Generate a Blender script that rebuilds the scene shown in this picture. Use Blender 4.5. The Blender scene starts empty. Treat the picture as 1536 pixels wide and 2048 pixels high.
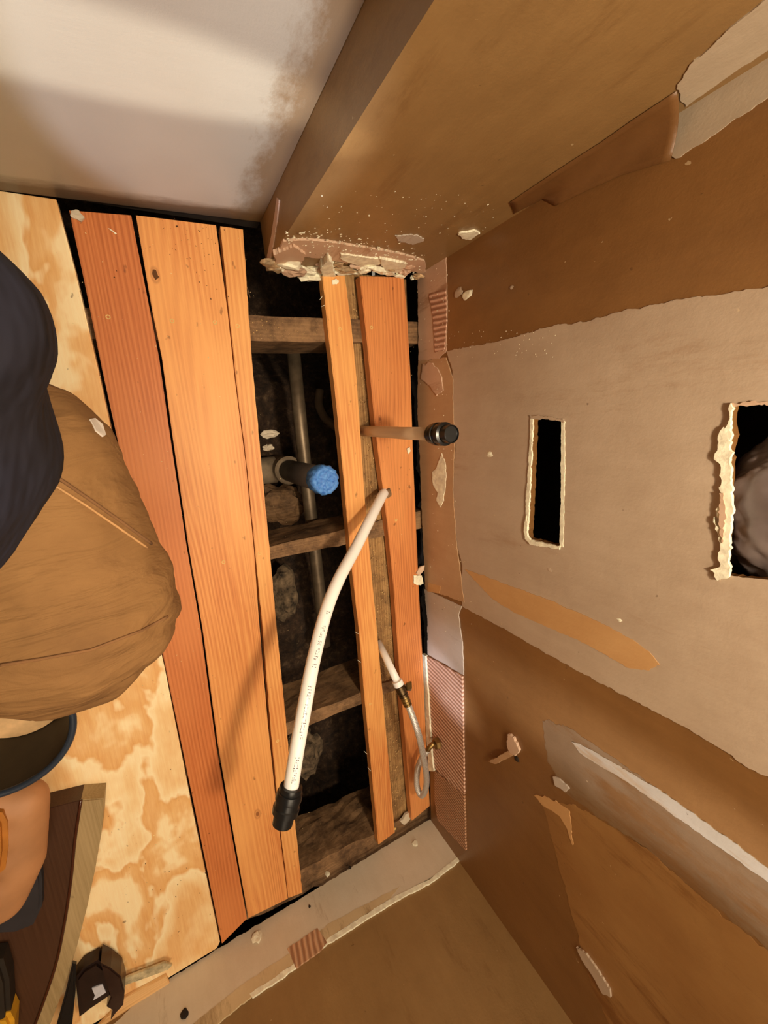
import bpy, bmesh, math, random
from mathutils import Vector, Matrix, noise
random.seed(7)
S = bpy.context.scene
COL = S.collection
# ------------------------------------------------------------------ camera
F = 820.996838
RR = [[0.87929, -0.059364, 0.472573], [-0.153208, -0.974721, 0.162623], [0.450973, -0.215394, -0.866157]]
HC = 0.8
cam = bpy.data.cameras.new('camera'); co = bpy.data.objects.new('camera', cam); COL.objects.link(co)
cam.sensor_fit = 'VERTICAL'; cam.sensor_height = 36; cam.sensor_width = 27; cam.lens = F / 2048 * 36
cam.clip_start = 0.02
M = Matrix(((RR[0][0], -RR[1][0], -RR[2][0], 0), (RR[0][1], -RR[1][1], -RR[2][1], 0), (RR[0][2], -RR[1][2], -RR[2][2], HC), (0, 0, 0, 1)))
q = M.to_3x3(); q.normalize(); co.matrix_world = Matrix.Translation((0, 0, HC)) @ q.to_4x4()
S.camera = co
S.view_settings.view_transform = 'Standard'; S.view_settings.look = 'None'
S.view_settings.gamma = 1; S.view_settings.exposure = 0.0; S.view_settings.use_curve_mapping = False
# ------------------------------------------------------------------ sight lines
def ray(u, v):
    a = ((u - 768) / F, (v - 1024) / F, 1)
    return Vector([sum(RR[i][j] * a[i] for i in range(3)) for j in range(3)])
def P(u, v, z=0.0):
    d = ray(u, v); t = (z - HC) / d.z
    return Vector((d.x * t, d.y * t, z))
def WRP(u, v):
    d = ray(u, v); return Vector((0, 0, HC)) + d * (.515 / d.x)
def WWT(u, v):
    d = ray(u, v); return tuple(Vector((0, 0, HC)) + d * (.343 / d.y))
# ------------------------------------------------------------------ light
w = bpy.data.worlds.new('world'); S.world = w; w.use_nodes = True
w.node_tree.nodes['Background'].inputs[0].default_value = (1, .82, .6, 1)
w.node_tree.nodes['Background'].inputs[1].default_value = 0.3
def lamp(name, kind, loc, energy, color, target=None, **k):
    l = bpy.data.lights.new(name, kind); l.energy = energy; l.color = color
    for a, b in k.items(): setattr(l, a, b)
    o = bpy.data.objects.new(name, l); COL.objects.link(o); o.location = loc
    if target is not None:
        o.rotation_euler = (Vector(target) - Vector(loc)).to_track_quat('-Z', 'Y').to_euler()
    return o
WARM = (1, .82, .59)
lamp('soft_fill_light', 'AREA', (.0, -.8, 2.2), 30, WARM, (.0, -.8, 0), shape='SQUARE', size=1.3)  # added soft fill from above, not a fixture of the room
lamp('work_lamp', 'AREA', (.27, -.06, 1.15), 8.5, WARM, (.10, -.2, 0), shape='DISK', size=.08)
lamp('doorway_light', 'AREA', (-1.2, -1.9, 1.5), 6, (1, .88, .72), (.2, -.3, .1), shape='RECTANGLE', size=.3, size_y=.3)
lamp('added_cool_spot', 'SPOT', (.05, -1.0, 1.7), 110, (.70, .78, 1), WWT(400, 190), spot_size=math.radians(10), spot_blend=.2, shadow_soft_size=.02)  # added spot; its cone edge draws the shade line on the white wall
o_ = lamp('added_band_spot', 'SPOT', (.05, -1.0, 1.7), 160, (1, .93, .82), WWT(170, 100), spot_size=math.radians(2.6), spot_blend=.5, shadow_soft_size=.01); o_.scale = (6.5, 1, 1)  # added spot, cone stretched to lay a bright band on the white wall
lamp('added_patch_spot', 'SPOT', (-.3, -.95, 1.3), 120, (.78, .84, 1), tuple(WRP(895, 1370)), spot_size=math.radians(6), spot_blend=.8, shadow_soft_size=.02)  # added unseen spot for the bluish patch at the holed wall's foot
o_ = lamp('added_streak_spot', 'SPOT', (-.5, -.75, 1.5), 90, (.84, .88, 1), tuple(WRP(1330, 1620)), spot_size=math.radians(7), spot_blend=1, shadow_soft_size=.02); o_.scale = (1, 5, 1)  # added unseen spot, stretched to brighten the streak on the holed wall

# ------------------------------------------------------------------ geometry from measured sight lines
class Wall:
    """vertical plane through two floor points; s runs from a to b, normal faces the room"""
    def __init__(s, a, b, flip=False):
        s.a = Vector((a[0], a[1], 0)); b = Vector((b[0], b[1], 0))
        s.u = (b - s.a).normalized(); s.n = Vector((s.u.y, -s.u.x, 0))
        if s.n.dot(Vector((0, 0, 0)) - s.a) < 0: s.n = -s.n
        s.len = (b - s.a).length
    def px(s, u, v):
        d = ray(u, v); C = Vector((0, 0, HC)); t = s.n.dot(s.a - C) / s.n.dot(d); p = C + d * t
        return ((p - s.a).dot(s.u), p.z)
    def at(s, q, off=0): return s.a + s.u * q[0] + Vector((0, 0, q[1])) + s.n * off
WR = Wall(P(860, 1635), P(845, 545))            # holed wall
WN = Wall(P(440, 1900), P(860, 1640))           # near wall
WS = Wall(P(533, 532), P(845, 545))             # return, brown face
WW = Wall(P(0, 382), P(520, 445))               # white wall

# ------------------------------------------------------------------ materials
def mat(name, rough=.6, metal=0, spec=.5):
    m = bpy.data.materials.new(name); m.use_nodes = True
    b = m.node_tree.nodes['Principled BSDF']
    b.inputs['Roughness'].default_value = rough; b.inputs['Metallic'].default_value = metal
    b.inputs['Specular IOR Level'].default_value = spec
    return m, m.node_tree.nodes, m.node_tree.links, b
def srgb(r, g, b):
    f = lambda c: (c / 255 / 12.92) if c / 255 <= .04045 else ((c / 255 + .055) / 1.055) ** 2.4
    return (f(r), f(g), f(b), 1)
def pos(N, L, scale=(1, 1, 1), off=(0, 0, 0), rot=(0, 0, 0)):
    g = N.new('ShaderNodeNewGeometry'); mp = N.new('ShaderNodeMapping')
    mp.inputs['Scale'].default_value = scale; mp.inputs['Location'].default_value = off; mp.inputs['Rotation'].default_value = rot
    L.new(g.outputs['Position'], mp.inputs[0]); return mp.outputs[0]
def nz(N, L, vec, scale, detail=4, rough=.6, dist=0):
    n = N.new('ShaderNodeTexNoise'); n.inputs['Scale'].default_value = scale; n.inputs['Detail'].default_value = detail
    n.inputs['Roughness'].default_value = rough; n.inputs['Distortion'].default_value = dist
    L.new(vec, n.inputs['Vector']); return n.outputs['Fac']
def ramp(N, L, fac, stops, interp='LINEAR'):
    r = N.new('ShaderNodeValToRGB'); e = r.color_ramp.elements; r.color_ramp.interpolation = interp
    while len(e) < len(stops): e.new(.5)
    for x, (p_, c) in zip(e, stops): x.position = p_; x.color = c if len(c) == 4 else (*c, 1)
    L.new(fac, r.inputs[0]); return r.outputs[0]
def mix(N, L, fac, a, b, mode='MIX'):
    m = N.new('ShaderNodeMix'); m.data_type = 'RGBA'; m.blend_type = mode
    for s, x in ((0, fac), (6, a), (7, b)):
        if hasattr(x, 'is_linked') or hasattr(x, 'links'): L.new(x, m.inputs[s])
        else: m.inputs[s].default_value = x
    return m.outputs[2]
def math_(N, L, op, a, b=None, c=None, clamp=False):
    m = N.new('ShaderNodeMath'); m.operation = op; m.use_clamp = clamp
    for i, x in enumerate((a, b, c)):
        if x is None: continue
        if isinstance(x, (int, float)): m.inputs[i].default_value = x
        else: L.new(x, m.inputs[i])
    return m.outputs[0]
def bump(N, L, b, h, strength=.3, dist=.002):
    n = N.new('ShaderNodeBump'); n.inputs['Strength'].default_value = strength; n.inputs['Distance'].default_value = dist
    L.new(h, n.inputs['Height']); L.new(n.outputs[0], b.inputs['Normal'])
BW = [(0, 0, 0, 1), (1, 1, 1, 1)]
def thr(N, L, f, lo, hi): return ramp(N, L, f, [(lo, BW[0]), (hi, BW[1])])

def flat(name, c, rough=.6, metal=0, var=.12, sc=40, bmp=.1, spec=.5):
    m, N, L, b = mat(name, rough, metal, spec)
    v = pos(N, L); f = nz(N, L, v, sc)
    d = tuple(x * (1 - var * 1.5) for x in c[:3]) + (1,); h = tuple(min(1, x * (1 + var)) for x in c[:3]) + (1,)
    L.new(ramp(N, L, f, [(.3, d), (.7, h)]), b.inputs['Base Color'])
    if bmp: bump(N, L, b, f, bmp)
    return m

def wood(name, base, dark, light, seed=0, axis='Y', fine=1.0, knots=(), specks=.5, rough=.5, contrast=1.0, dirt=None, waist=9):
    m, N, L, b = mat(name, rough, 0, .35)
    sc = (1, .05, 1) if axis == 'Y' else (.05, 1, 1)
    v = pos(N, L, sc, (seed * 3.1, seed * 1.7, seed))
    big = nz(N, L, v, waist, 3, .5, .6)
    # growth rings: sine of the smooth field + cross position
    sep = N.new('ShaderNodeSeparateXYZ'); L.new(v, sep.inputs[0])
    cross = sep.outputs[0 if axis == 'Y' else 1]
    r = math_(N, L, 'MULTIPLY_ADD', cross, 130 * fine, math_(N, L, 'MULTIPLY', big, 17))
    s = math_(N, L, 'SINE', math_(N, L, 'MULTIPLY', r, 6.283))
    s = math_(N, L, 'MULTIPLY_ADD', s, .5, .5)
    fib = nz(N, L, pos(N, L, (1, .02, 1) if axis == 'Y' else (.02, 1, 1), (seed, 0, 0)), 420, 3, .7)
    mixf = math_(N, L, 'ADD', math_(N, L, 'MULTIPLY', s, .15 * contrast), math_(N, L, 'MULTIPLY', fib, .50))
    mixf = math_(N, L, 'ADD', mixf, math_(N, L, 'MULTIPLY', big, .32))
    c = ramp(N, L, mixf, [(.26, light), (.52, base), (.82, dark)])
    # long tonal sweep (heartwood / sapwood)
    sweep = nz(N, L, pos(N, L, (1, .35, 1) if axis == 'Y' else (.35, 1, 1), (seed * 2.3, seed, 0)), 6, 2)
    c = mix(N, L, math_(N, L, 'MULTIPLY', thr(N, L, sweep, .45, .66), .75), c, light)
    if specks:
        sp = thr(N, L, nz(N, L, pos(N, L, (1, .6, 1), (seed, 5, 0)), 70, 2, .5), .70, .76)
        c = mix(N, L, math_(N, L, 'MULTIPLY', sp, specks), c, (dark[0] * .25, dark[1] * .25, dark[2] * .25, 1))
    for kx, ky, kr in knots:
        g = N.new('ShaderNodeNewGeometry'); d = N.new('ShaderNodeVectorMath'); d.operation = 'SUBTRACT'
        L.new(g.outputs['Position'], d.inputs[0]); d.inputs[1].default_value = (kx, ky, 0)
        sc2 = N.new('ShaderNodeVectorMath'); sc2.operation = 'MULTIPLY'; L.new(d.outputs[0], sc2.inputs[0]); sc2.inputs[1].default_value = (1, .55, 0)
        ln = N.new('ShaderNodeVectorMath'); ln.operation = 'LENGTH'; L.new(sc2.outputs[0], ln.inputs[0])
        dd = math_(N, L, 'DIVIDE', ln.outputs['Value'], kr)
        k = ramp(N, L, dd, [(.0, BW[1]), (.32, BW[1]), (.5, (.15, .15, .15, 1)), (.72, (.45, .45, .45, 1)), (1, BW[0])])
        c = mix(N, L, math_(N, L, 'MULTIPLY', k, .75), c, (dark[0] * .45, dark[1] * .4, dark[2] * .4, 1))
    if dirt:
        dn = thr(N, L, nz(N, L, pos(N, L, (1, 1, 1), (seed, 0, 3)), 16, 8, .75), .42, .62)
        c = mix(N, L, math_(N, L, 'MULTIPLY', dn, dirt[1]), c, dirt[0])
    L.new(c, b.inputs['Base Color'])
    bump(N, L, b, mixf, .22, .0010)
    return m

DIRT = srgb(58, 40, 26)
def board_mat(i, knots=(), **k):
    base = k.pop('base', srgb(206, 126, 68)); dark = k.pop('dark', srgb(164, 84, 40)); light = k.pop('light', srgb(226, 154, 90))
    return wood('fir_board_%s' % 'abcdefg'[i], base, dark, light, seed=i * 1.37 + .5, knots=knots, **k)

def plywood():
    m, N, L, b = mat('plywood', .5, 0, .35)
    v = pos(N, L, (1, .5, 1), (4.6, 1.3, 0))
    f = nz(N, L, v, 8.5, 4, .5, .25)
    fig = ramp(N, L, f, [(.36, srgb(226, 184, 136)), (.46, srgb(242, 216, 176)), (.50, srgb(250, 232, 198)), (.525, srgb(222, 176, 124)), (.58, srgb(230, 190, 142)), (.62, srgb(250, 230, 194))])
    fib = nz(N, L, pos(N, L, (1, .06, 1)), 220, 4, .7)
    c = mix(N, L, .55, fig, ramp(N, L, fib, [(.3, srgb(190, 140, 88)), (.7, srgb(250, 222, 176))]), 'SOFT_LIGHT')
    sp = thr(N, L, nz(N, L, pos(N, L, (1, .6, 1), (1, 5, 0)), 90, 2, .5), .74, .78)
    c = mix(N, L, math_(N, L, 'MULTIPLY', sp, .6), c, srgb(90, 60, 30))
    L.new(c, b.inputs['Base Color']); bump(N, L, b, fib, .2, .001); return m

def paint(name, c, c2, rough=.42, smear=None, seed=0):
    m, N, L, b = mat(name, rough, 0, .5)
    f = nz(N, L, pos(N, L, (1, 1, 1), (seed, 0, 0)), 5, 6, .6)
    col = ramp(N, L, f, [(.3, c), (.72, c2)])
    g = nz(N, L, pos(N, L, (1, 1, 1), (seed, 2, 0)), 260, 3, .6)
    lump = nz(N, L, pos(N, L, (1, 1, 1), (seed, 2, 9)), 30, 4, .6)
    if smear:
        sm = thr(N, L, nz(N, L, pos(N, L, (1.6, 1.6, .35), (seed, 7, 0)), 9, 7, .75), smear[1], smear[1] + .12)
        col = mix(N, L, math_(N, L, 'MULTIPLY', sm, smear[2]), col, smear[0])
    mot = nz(N, L, pos(N, L, (1, 1, 1), (seed, 4, 3)), 14, 8, .7)
    streak = nz(N, L, pos(N, L, (1, 1, .12), (seed, 9, 3)), 45, 5, .7)
    col = mix(N, L, .55, col, ramp(N, L, math_(N, L, 'MULTIPLY_ADD', streak, .4, math_(N, L, 'MULTIPLY', mot, .6)), [(.32, (.36, .36, .36, 1)), (.68, (.66, .66, .66, 1))]), 'SOFT_LIGHT')
    fl = thr(N, L, nz(N, L, pos(N, L, (1, 1, 1), (seed, 0, 7)), 75, 3, .6), .735, .75)
    col = mix(N, L, math_(N, L, 'MULTIPLY', fl, .5), col, srgb(214, 190, 150))
    dk = thr(N, L, nz(N, L, pos(N, L, (1, 1, 1), (seed, 3, 7)), 60, 3, .6), .74, .76)
    col = mix(N, L, math_(N, L, 'MULTIPLY', dk, .5), col, srgb(70, 44, 22))
    L.new(col, b.inputs['Base Color'])
    bump(N, L, b, math_(N, L, 'ADD', math_(N, L, 'MULTIPLY', g, .35), math_(N, L, 'ADD', lump, mot)), .28, .0018)
    return m

def white_wall():
    m, N, L, b = mat('stained_white_paint', .42, 0, .5)
    sep = N.new('ShaderNodeSeparateXYZ'); g = N.new('ShaderNodeNewGeometry'); L.new(g.outputs['Position'], sep.inputs[0])
    n1 = nz(N, L, pos(N, L, (.35, 1, 1.4)), 30, 9, .75)
    n2 = nz(N, L, pos(N, L, (1, 1, .5), (3, 0, 0)), 26, 9, .78)
    col = ramp(N, L, nz(N, L, pos(N, L), 4, 3), [(.3, srgb(164, 158, 144)), (.7, srgb(178, 172, 158))])
    # mould line along the bottom edge
    low = math_(N, L, 'SUBTRACT', 1, math_(N, L, 'DIVIDE', sep.outputs[2], .07), clamp=True)
    k = math_(N, L, 'ADD', math_(N, L, 'MULTIPLY', low, 1.0), math_(N, L, 'MULTIPLY', n1, .55))
    col = mix(N, L, math_(N, L, 'MULTIPLY', thr(N, L, k, .62, .95), .85), col, srgb(78, 58, 38))
    # stained corner
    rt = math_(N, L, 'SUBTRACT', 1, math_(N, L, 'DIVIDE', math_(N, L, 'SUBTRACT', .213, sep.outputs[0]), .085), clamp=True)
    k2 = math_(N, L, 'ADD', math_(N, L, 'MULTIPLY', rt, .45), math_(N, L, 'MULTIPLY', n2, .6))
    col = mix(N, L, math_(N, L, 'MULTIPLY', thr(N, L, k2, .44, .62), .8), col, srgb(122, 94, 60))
    L.new(col, b.inputs['Base Color']); bump(N, L, b, math_(N, L, 'ADD', n2, n1), .2, .002); return m

def ribbed(name, c, c2, pitch=.0105, ax='Y'):
    """dried adhesive combed into ridges"""
    m, N, L, b = mat(name, .55)
    sep = N.new('ShaderNodeSeparateXYZ'); g = N.new('ShaderNodeNewGeometry'); L.new(g.outputs['Position'], sep.inputs[0])
    n = nz(N, L, pos(N, L), 25, 4)
    y = math_(N, L, 'ADD', sep.outputs[1 if ax == 'Y' else 0], math_(N, L, 'MULTIPLY', sep.outputs[2], .12))
    y = math_(N, L, 'ADD', y, math_(N, L, 'MULTIPLY', n, .006))
    s = math_(N, L, 'SINE', math_(N, L, 'MULTIPLY', y, 6.283 / pitch)); s = math_(N, L, 'MULTIPLY_ADD', s, .5, .5)
    k = math_(N, L, 'ADD', math_(N, L, 'MULTIPLY', s, .6), math_(N, L, 'MULTIPLY', n, .4))
    L.new(ramp(N, L, k, [(.25, c), (.75, c2)]), b.inputs['Base Color'])
    bump(N, L, b, s, .9, .0022); return m

BROWN = paint('tan_brown_paint', srgb(134, 104, 64), srgb(145, 114, 72), .42, (srgb(104, 72, 38), .57, .55))
BROWN2 = paint('tan_brown_paint_holed_wall', srgb(121, 84, 46), srgb(132, 94, 53), .36, None, 4)
MUD = paint('sanded_joint_compound', srgb(174, 153, 131), srgb(190, 171, 149), .5, (srgb(156, 126, 98), .56, .5), 2)
PALE = paint('bare_plasterboard', srgb(206, 192, 168), srgb(216, 204, 184), .6, (srgb(150, 122, 84), .58, .75), 6)
PINK = paint('pinkish_plaster', srgb(196, 160, 134), srgb(212, 186, 160), .6, (srgb(150, 108, 74), .55, .7), 8)
SMOOTHTAN = paint('smooth_tan_primer', srgb(176, 140, 104), srgb(190, 156, 120), .5, None, 9)
KRAFT = paint('kraft_paper', srgb(190, 146, 94), srgb(202, 158, 106), .6, None, 3)
GREYP = paint('grey_plaster', srgb(182, 170, 156), srgb(200, 190, 178), .55, (srgb(130, 105, 78), .56, .7), 12)
RIB = ribbed('combed_adhesive', srgb(160, 116, 90), srgb(226, 186, 162))
RIBD = ribbed('combed_adhesive_dark', srgb(150, 110, 80), srgb(196, 150, 116), .0085)
RIBX = ribbed('combed_adhesive_near', srgb(160, 116, 84), srgb(210, 168, 132), .012, 'X')
GYP = flat('gypsum', srgb(250, 240, 212), .8, var=.2, sc=80, bmp=.6)
GYPD = flat('dirty_gypsum', srgb(186, 158, 120), .8, var=.4, sc=60, bmp=.6)
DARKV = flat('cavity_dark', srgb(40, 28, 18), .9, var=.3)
WHITEW = white_wall()
PLY = plywood()
OLD = lambda i, ax='X': wood('old_joist_lumber_%s' % 'abcdefgh'[i], srgb(126, 96, 66), srgb(70, 50, 33), srgb(158, 124, 88), seed=i * 2.1, axis=ax, specks=.7, rough=.8, dirt=(DIRT, .8), contrast=.6)

# ------------------------------------------------------------------ object helpers
def link(name, me, m, parent=None, smooth=False):
    o = bpy.data.objects.new(name, me); COL.objects.link(o)
    for mm in (m if isinstance(m, (list, tuple)) else [m]): me.materials.append(mm)
    if smooth:
        for p_ in me.polygons: p_.use_smooth = True
    # origin to the base of the mesh
    if me.vertices:
        xs = [v.co.x for v in me.vertices]; ys = [v.co.y for v in me.vertices]; zs = [v.co.z for v in me.vertices]
        c = Vector(((min(xs) + max(xs)) / 2, (min(ys) + max(ys)) / 2, min(zs)))
        me.transform(Matrix.Translation(-c)); o.location = c
    if parent is not None:
        o.parent = parent
        o.matrix_parent_inverse = Matrix.Translation(-Vector(parent.location))
    return o
def tag(o, label=None, cat=None, group=None, kind=None):
    if label: o['label'] = label
    if cat: o['category'] = cat
    if group: o['group'] = group
    if kind: o['kind'] = kind
    return o
def empty(name, loc, label, cat, group=None):
    o = bpy.data.objects.new(name, None); COL.objects.link(o); o.location = loc; o.empty_display_size = .02
    return tag(o, label, cat, group)
def bm_mesh(bm, name):
    bmesh.ops.recalc_face_normals(bm, faces=bm.faces)
    me = bpy.data.meshes.new(name); bm.to_mesh(me); bm.free(); return me
def jag(pts, amp, step=.012, closed=True, seed=0):
    step = step * .65 if step < .008 else step
    out = []; n = len(pts)
    for i in range(n if closed else n - 1):
        a, b = pts[i], pts[(i + 1) % n]
        d = math.hypot(b[0] - a[0], b[1] - a[1]); k = max(1, int(d / step))
        for j in range(k):
            t = j / k; x = a[0] + (b[0] - a[0]) * t; y = a[1] + (b[1] - a[1]) * t
            if amp and (j or n > 8):
                nx, ny = -(b[1] - a[1]) / (d + 1e-9), (b[0] - a[0]) / (d + 1e-9)
                e = amp * (noise.noise(Vector((x * 60 + seed, y * 60, seed))) * 1.6 + noise.noise(Vector((x * 210, y * 210, seed + 3))) * 1.0 + noise.noise(Vector((x * 520, y * 520, seed + 3))) * .7)
                t += .0
                x += nx * e; y += ny * e
            out.append((x, y))
    if not closed: out.append(tuple(pts[-1]))
    return out
def slab(name, wall, outer, holes, t, m, parent=None, amp=0.0, step=.012, back=0.0, hamp=.0015, seed=0):
    """outline (wall coordinates s,z) filled and given thickness t towards the room"""
    bm = bmesh.new(); es = []
    for lp, a in [(outer, amp)] + [(h, hamp) for h in holes]:
        pts = jag(lp, a, step, seed=seed) if a else lp
        vs = [bm.verts.new(wall.at(q_, back)) for q_ in pts]
        es += [bm.edges.new((vs[i], vs[(i + 1) % len(vs)])) for i in range(len(vs))]
    bmesh.ops.triangle_fill(bm, use_beauty=True, use_dissolve=False, edges=es)
    r = bmesh.ops.extrude_face_region(bm, geom=bm.faces[:])
    bmesh.ops.translate(bm, verts=[v for v in r['geom'] if isinstance(v, bmesh.types.BMVert)], vec=wall.n * t)
    return link(name, bm_mesh(bm, name), m, parent)
def pxs(wall, l): return [wall.px(*p_) for p_ in l]
def patch(name, wall, l, t, m, parent, amp=.0012, step=.006, seed=0, holes=(), label=None):
    o = slab(name, wall, pxs(wall, l), [pxs(wall, h) for h in holes], t, m, parent, amp, step, 0.0, seed=seed, hamp=.001)
    if label: o['label'] = label
    return o
def prism(name, top, z0, z1, m, parent=None, bev=.001, rag=0.0, step=.05, seed=0, segs=2):
    """polygon of floor points (x,y) with thickness z0..z1"""
    bm = bmesh.new(); pts = jag(top, rag, step, seed=seed) if rag else top
    vs = [bm.verts.new((x, y, z1)) for x, y in pts]
    f = bm.faces.new(vs); r = bmesh.ops.extrude_face_region(bm, geom=[f])
    bmesh.ops.translate(bm, verts=[v for v in r['geom'] if isinstance(v, bmesh.types.BMVert)], vec=(0, 0, z0 - z1))
    bmesh.ops.recalc_face_normals(bm, faces=bm.faces)
    if bev:
        ed = [e for e in bm.edges if abs(e.verts[0].co.z - z1) < 1e-6 and abs(e.verts[1].co.z - z1) < 1e-6]
        bmesh.ops.bevel(bm, geom=ed, offset=bev, segments=segs, affect='EDGES')
    o = link(name, bm_mesh(bm, name), m, parent, segs > 2)
    if segs > 2: o.modifiers.new('e', 'EDGE_SPLIT').split_angle = math.radians(50)
    return o
def box(name, lo, hi, m, parent=None, bev=0.0):
    bm = bmesh.new(); bmesh.ops.create_cube(bm, size=1)
    for v in bm.verts: v.co = Vector([lo[i] if v.co[i] < 0 else hi[i] for i in range(3)])
    if bev: bmesh.ops.bevel(bm, geom=bm.edges[:], offset=bev, segments=2, affect='EDGES')
    return link(name, bm_mesh(bm, name), m, parent)
def tube_bm(bm, pts, rad, seg=16, caps=True, inner=None):
    """tube along points; rad number or list"""
    n = len(pts); rs = rad if isinstance(rad, (list, tuple)) else [rad] * n
    rings = []; up = None
    for i, p_ in enumerate(pts):
        t = (pts[min(i + 1, n - 1)] - pts[max(i - 1, 0)])
        if t.length < 1e-9: t = pts[min(i + 2, n - 1)] - pts[max(i - 2, 0)]
        t.normalize()
        if up is None:
            up = Vector((0, 0, 1)) if abs(t.z) < .9 else Vector((1, 0, 0))
        a = t.cross(up).normalized(); b = a.cross(t).normalized(); up = b
        rings.append([bm.verts.new(p_ + (a * math.cos(6.28318 * k / seg) + b * math.sin(6.28318 * k / seg)) * rs[i]) for k in range(seg)])
    for i in range(n - 1):
        for k in range(seg):
            bm.faces.new((rings[i][k], rings[i][(k + 1) % seg], rings[i + 1][(k + 1) % seg], rings[i + 1][k]))
    if caps: bm.faces.new(rings[0]); bm.faces.new(rings[-1][::-1])
def tube(name, pts, rad, m, parent=None, seg=16, caps=True):
    bm = bmesh.new(); tube_bm(bm, [Vector(p_) for p_ in pts], rad, seg, caps)
    o = link(name, bm_mesh(bm, name), m, parent, True)
    return o
def spline(pts, k=8):
    pts = [Vector(p_) for p_ in pts]; out = []; n = len(pts)
    for i in range(n - 1):
        p0, p1, p2, p3 = pts[max(i - 1, 0)], pts[i], pts[i + 1], pts[min(i + 2, n - 1)]
        for j in range(k):
            t = j / k
            out.append(.5 * ((2 * p1) + (p2 - p0) * t + (2 * p0 - 5 * p1 + 4 * p2 - p3) * t * t + (3 * p1 - p0 - 3 * p2 + p3) * t ** 3))
    out.append(pts[-1]); return out
def lathe(name, base, axis, prof, m, parent=None, seg=28):
    """prof = [(distance along axis, radius)]"""
    a = Vector(axis).normalized(); base = Vector(base); bm = bmesh.new()
    u = a.orthogonal().normalized(); v = a.cross(u); rings = []
    for d, r in prof:
        rings.append([bm.verts.new(base + a * d + (u * math.cos(6.28318 * k / seg) + v * math.sin(6.28318 * k / seg)) * max(r, 1e-5)) for k in range(seg)])
    for i in range(len(prof) - 1):
        for k in range(seg): bm.faces.new((rings[i][k], rings[i][(k + 1) % seg], rings[i + 1][(k + 1) % seg], rings[i + 1][k]))
    bm.faces.new(rings[0]); bm.faces.new(rings[-1][::-1])
    o = link(name, bm_mesh(bm, name), m, parent, True)
    md = o.modifiers.new('e', 'EDGE_SPLIT'); md.split_angle = math.radians(35)
    return o
def lump(name, c, size, m, parent=None, seed=0, sub=3, amp=.45, squash=(1, 1, 1), freq=1.3):
    bm = bmesh.new(); bmesh.ops.create_icosphere(bm, subdivisions=sub, radius=1)
    for v in bm.verts:
        n = noise.noise(v.co * freq + Vector((seed, seed * .7, 0))) + .5 * noise.noise(v.co * freq * 2.7 + Vector((seed, 0, 5)))
        v.co *= 1 + amp * n
        v.co = Vector((v.co[i] * size * squash[i] for i in range(3))) + Vector(c)
    return link(name, bm_mesh(bm, name), m, parent)
def flake(name, wall_or_none, l, z, t, m, parent=None, seed=0, curl=.0):
    """small broken chip: irregular outline with thickness, slightly curled; l are floor points at height z"""
    bm = bmesh.new(); pts = jag([(p_[0], p_[1]) for p_ in l], .0008, .003, seed=seed)
    vs = [bm.verts.new((x, y, z + curl * noise.noise(Vector((x * 60, y * 60, seed))))) for x, y in pts]
    f = bm.faces.new(vs); r = bmesh.ops.extrude_face_region(bm, geom=[f])
    bmesh.ops.translate(bm, verts=[v for v in r['geom'] if isinstance(v, bmesh.types.BMVert)], vec=(0, 0, t))
    return link(name, bm_mesh(bm, name), m, parent)
def fp(l, z=0): return [tuple(P(u, v, z)[:2]) for u, v in l]

# ================================================================== STRUCTURE
slot = pxs(WR, [(1066, 834), (1127, 842), (1121, 1093), (1056, 1076)])
big = pxs(WR, [(1466, 810), (1640, 806), (1640, 1172), (1448, 1150)])
r0, r1 = WR.px(860, 1635)[0] - .08, WR.px(845, 545)[0] + .06
wr = tag(slab('wall_right', WR, [(r0, .004), (r1, .004), (r1, 2.3), (r0, 2.3)], [slot, big], -.0127, BROWN2, hamp=.0016, step=.006), 'brown painted wall with pale plaster patch and two cut holes', kind='structure')
n0, n1 = -.75, WN.len + .06
wn = tag(slab('wall_near', WN, [(n0, .004), (n1, .004), (n1, 2.3), (n0, 2.3)], [], -.0127, BROWN), 'tan painted wall at the lower edge of the floor', kind='structure')
# return wall: brown face, narrow side
a_, b_ = P(533, 532), P(845, 545)
dirv = (b_ - a_).normalized(); far = a_ + dirv * .42
ws = tag(prism('wall_return', [(a_.x, a_.y), (far.x, far.y), (far.x, far.y + .12), (.209, .36)], .0, 2.3, BROWN, bev=0), 'short brown wall return beside the white wall', kind='structure')
s0, s1 = -1.9, WW.px(520, 445)[0] + .0
ww = tag(slab('wall_far', WW, [(s0, .002), (s1, .002), (s1, 2.3), (s0, 2.3)], [], -.0127, WHITEW), 'grimy white wall with mould along its foot', kind='structure')
PLAIN = flat('plain_wall', srgb(190, 160, 120), .8)
tag(box('wall_left', (-2.0, -2.6, -.02), (-1.9, .4, 2.3), PLAIN), kind='structure')
tag(box('wall_entry', (-1.95, -2.65, -.02), (.55, -2.55, 2.3), PLAIN), kind='structure')
tag(box('wall_entry_side', (.56, -2.6, -.02), (.62, -1.14, 2.3), PLAIN), kind='structure')
tag(box('ceiling', (-2.0, -2.65, 2.3), (.8, .6, 2.36), PLAIN), kind='structure')
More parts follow.
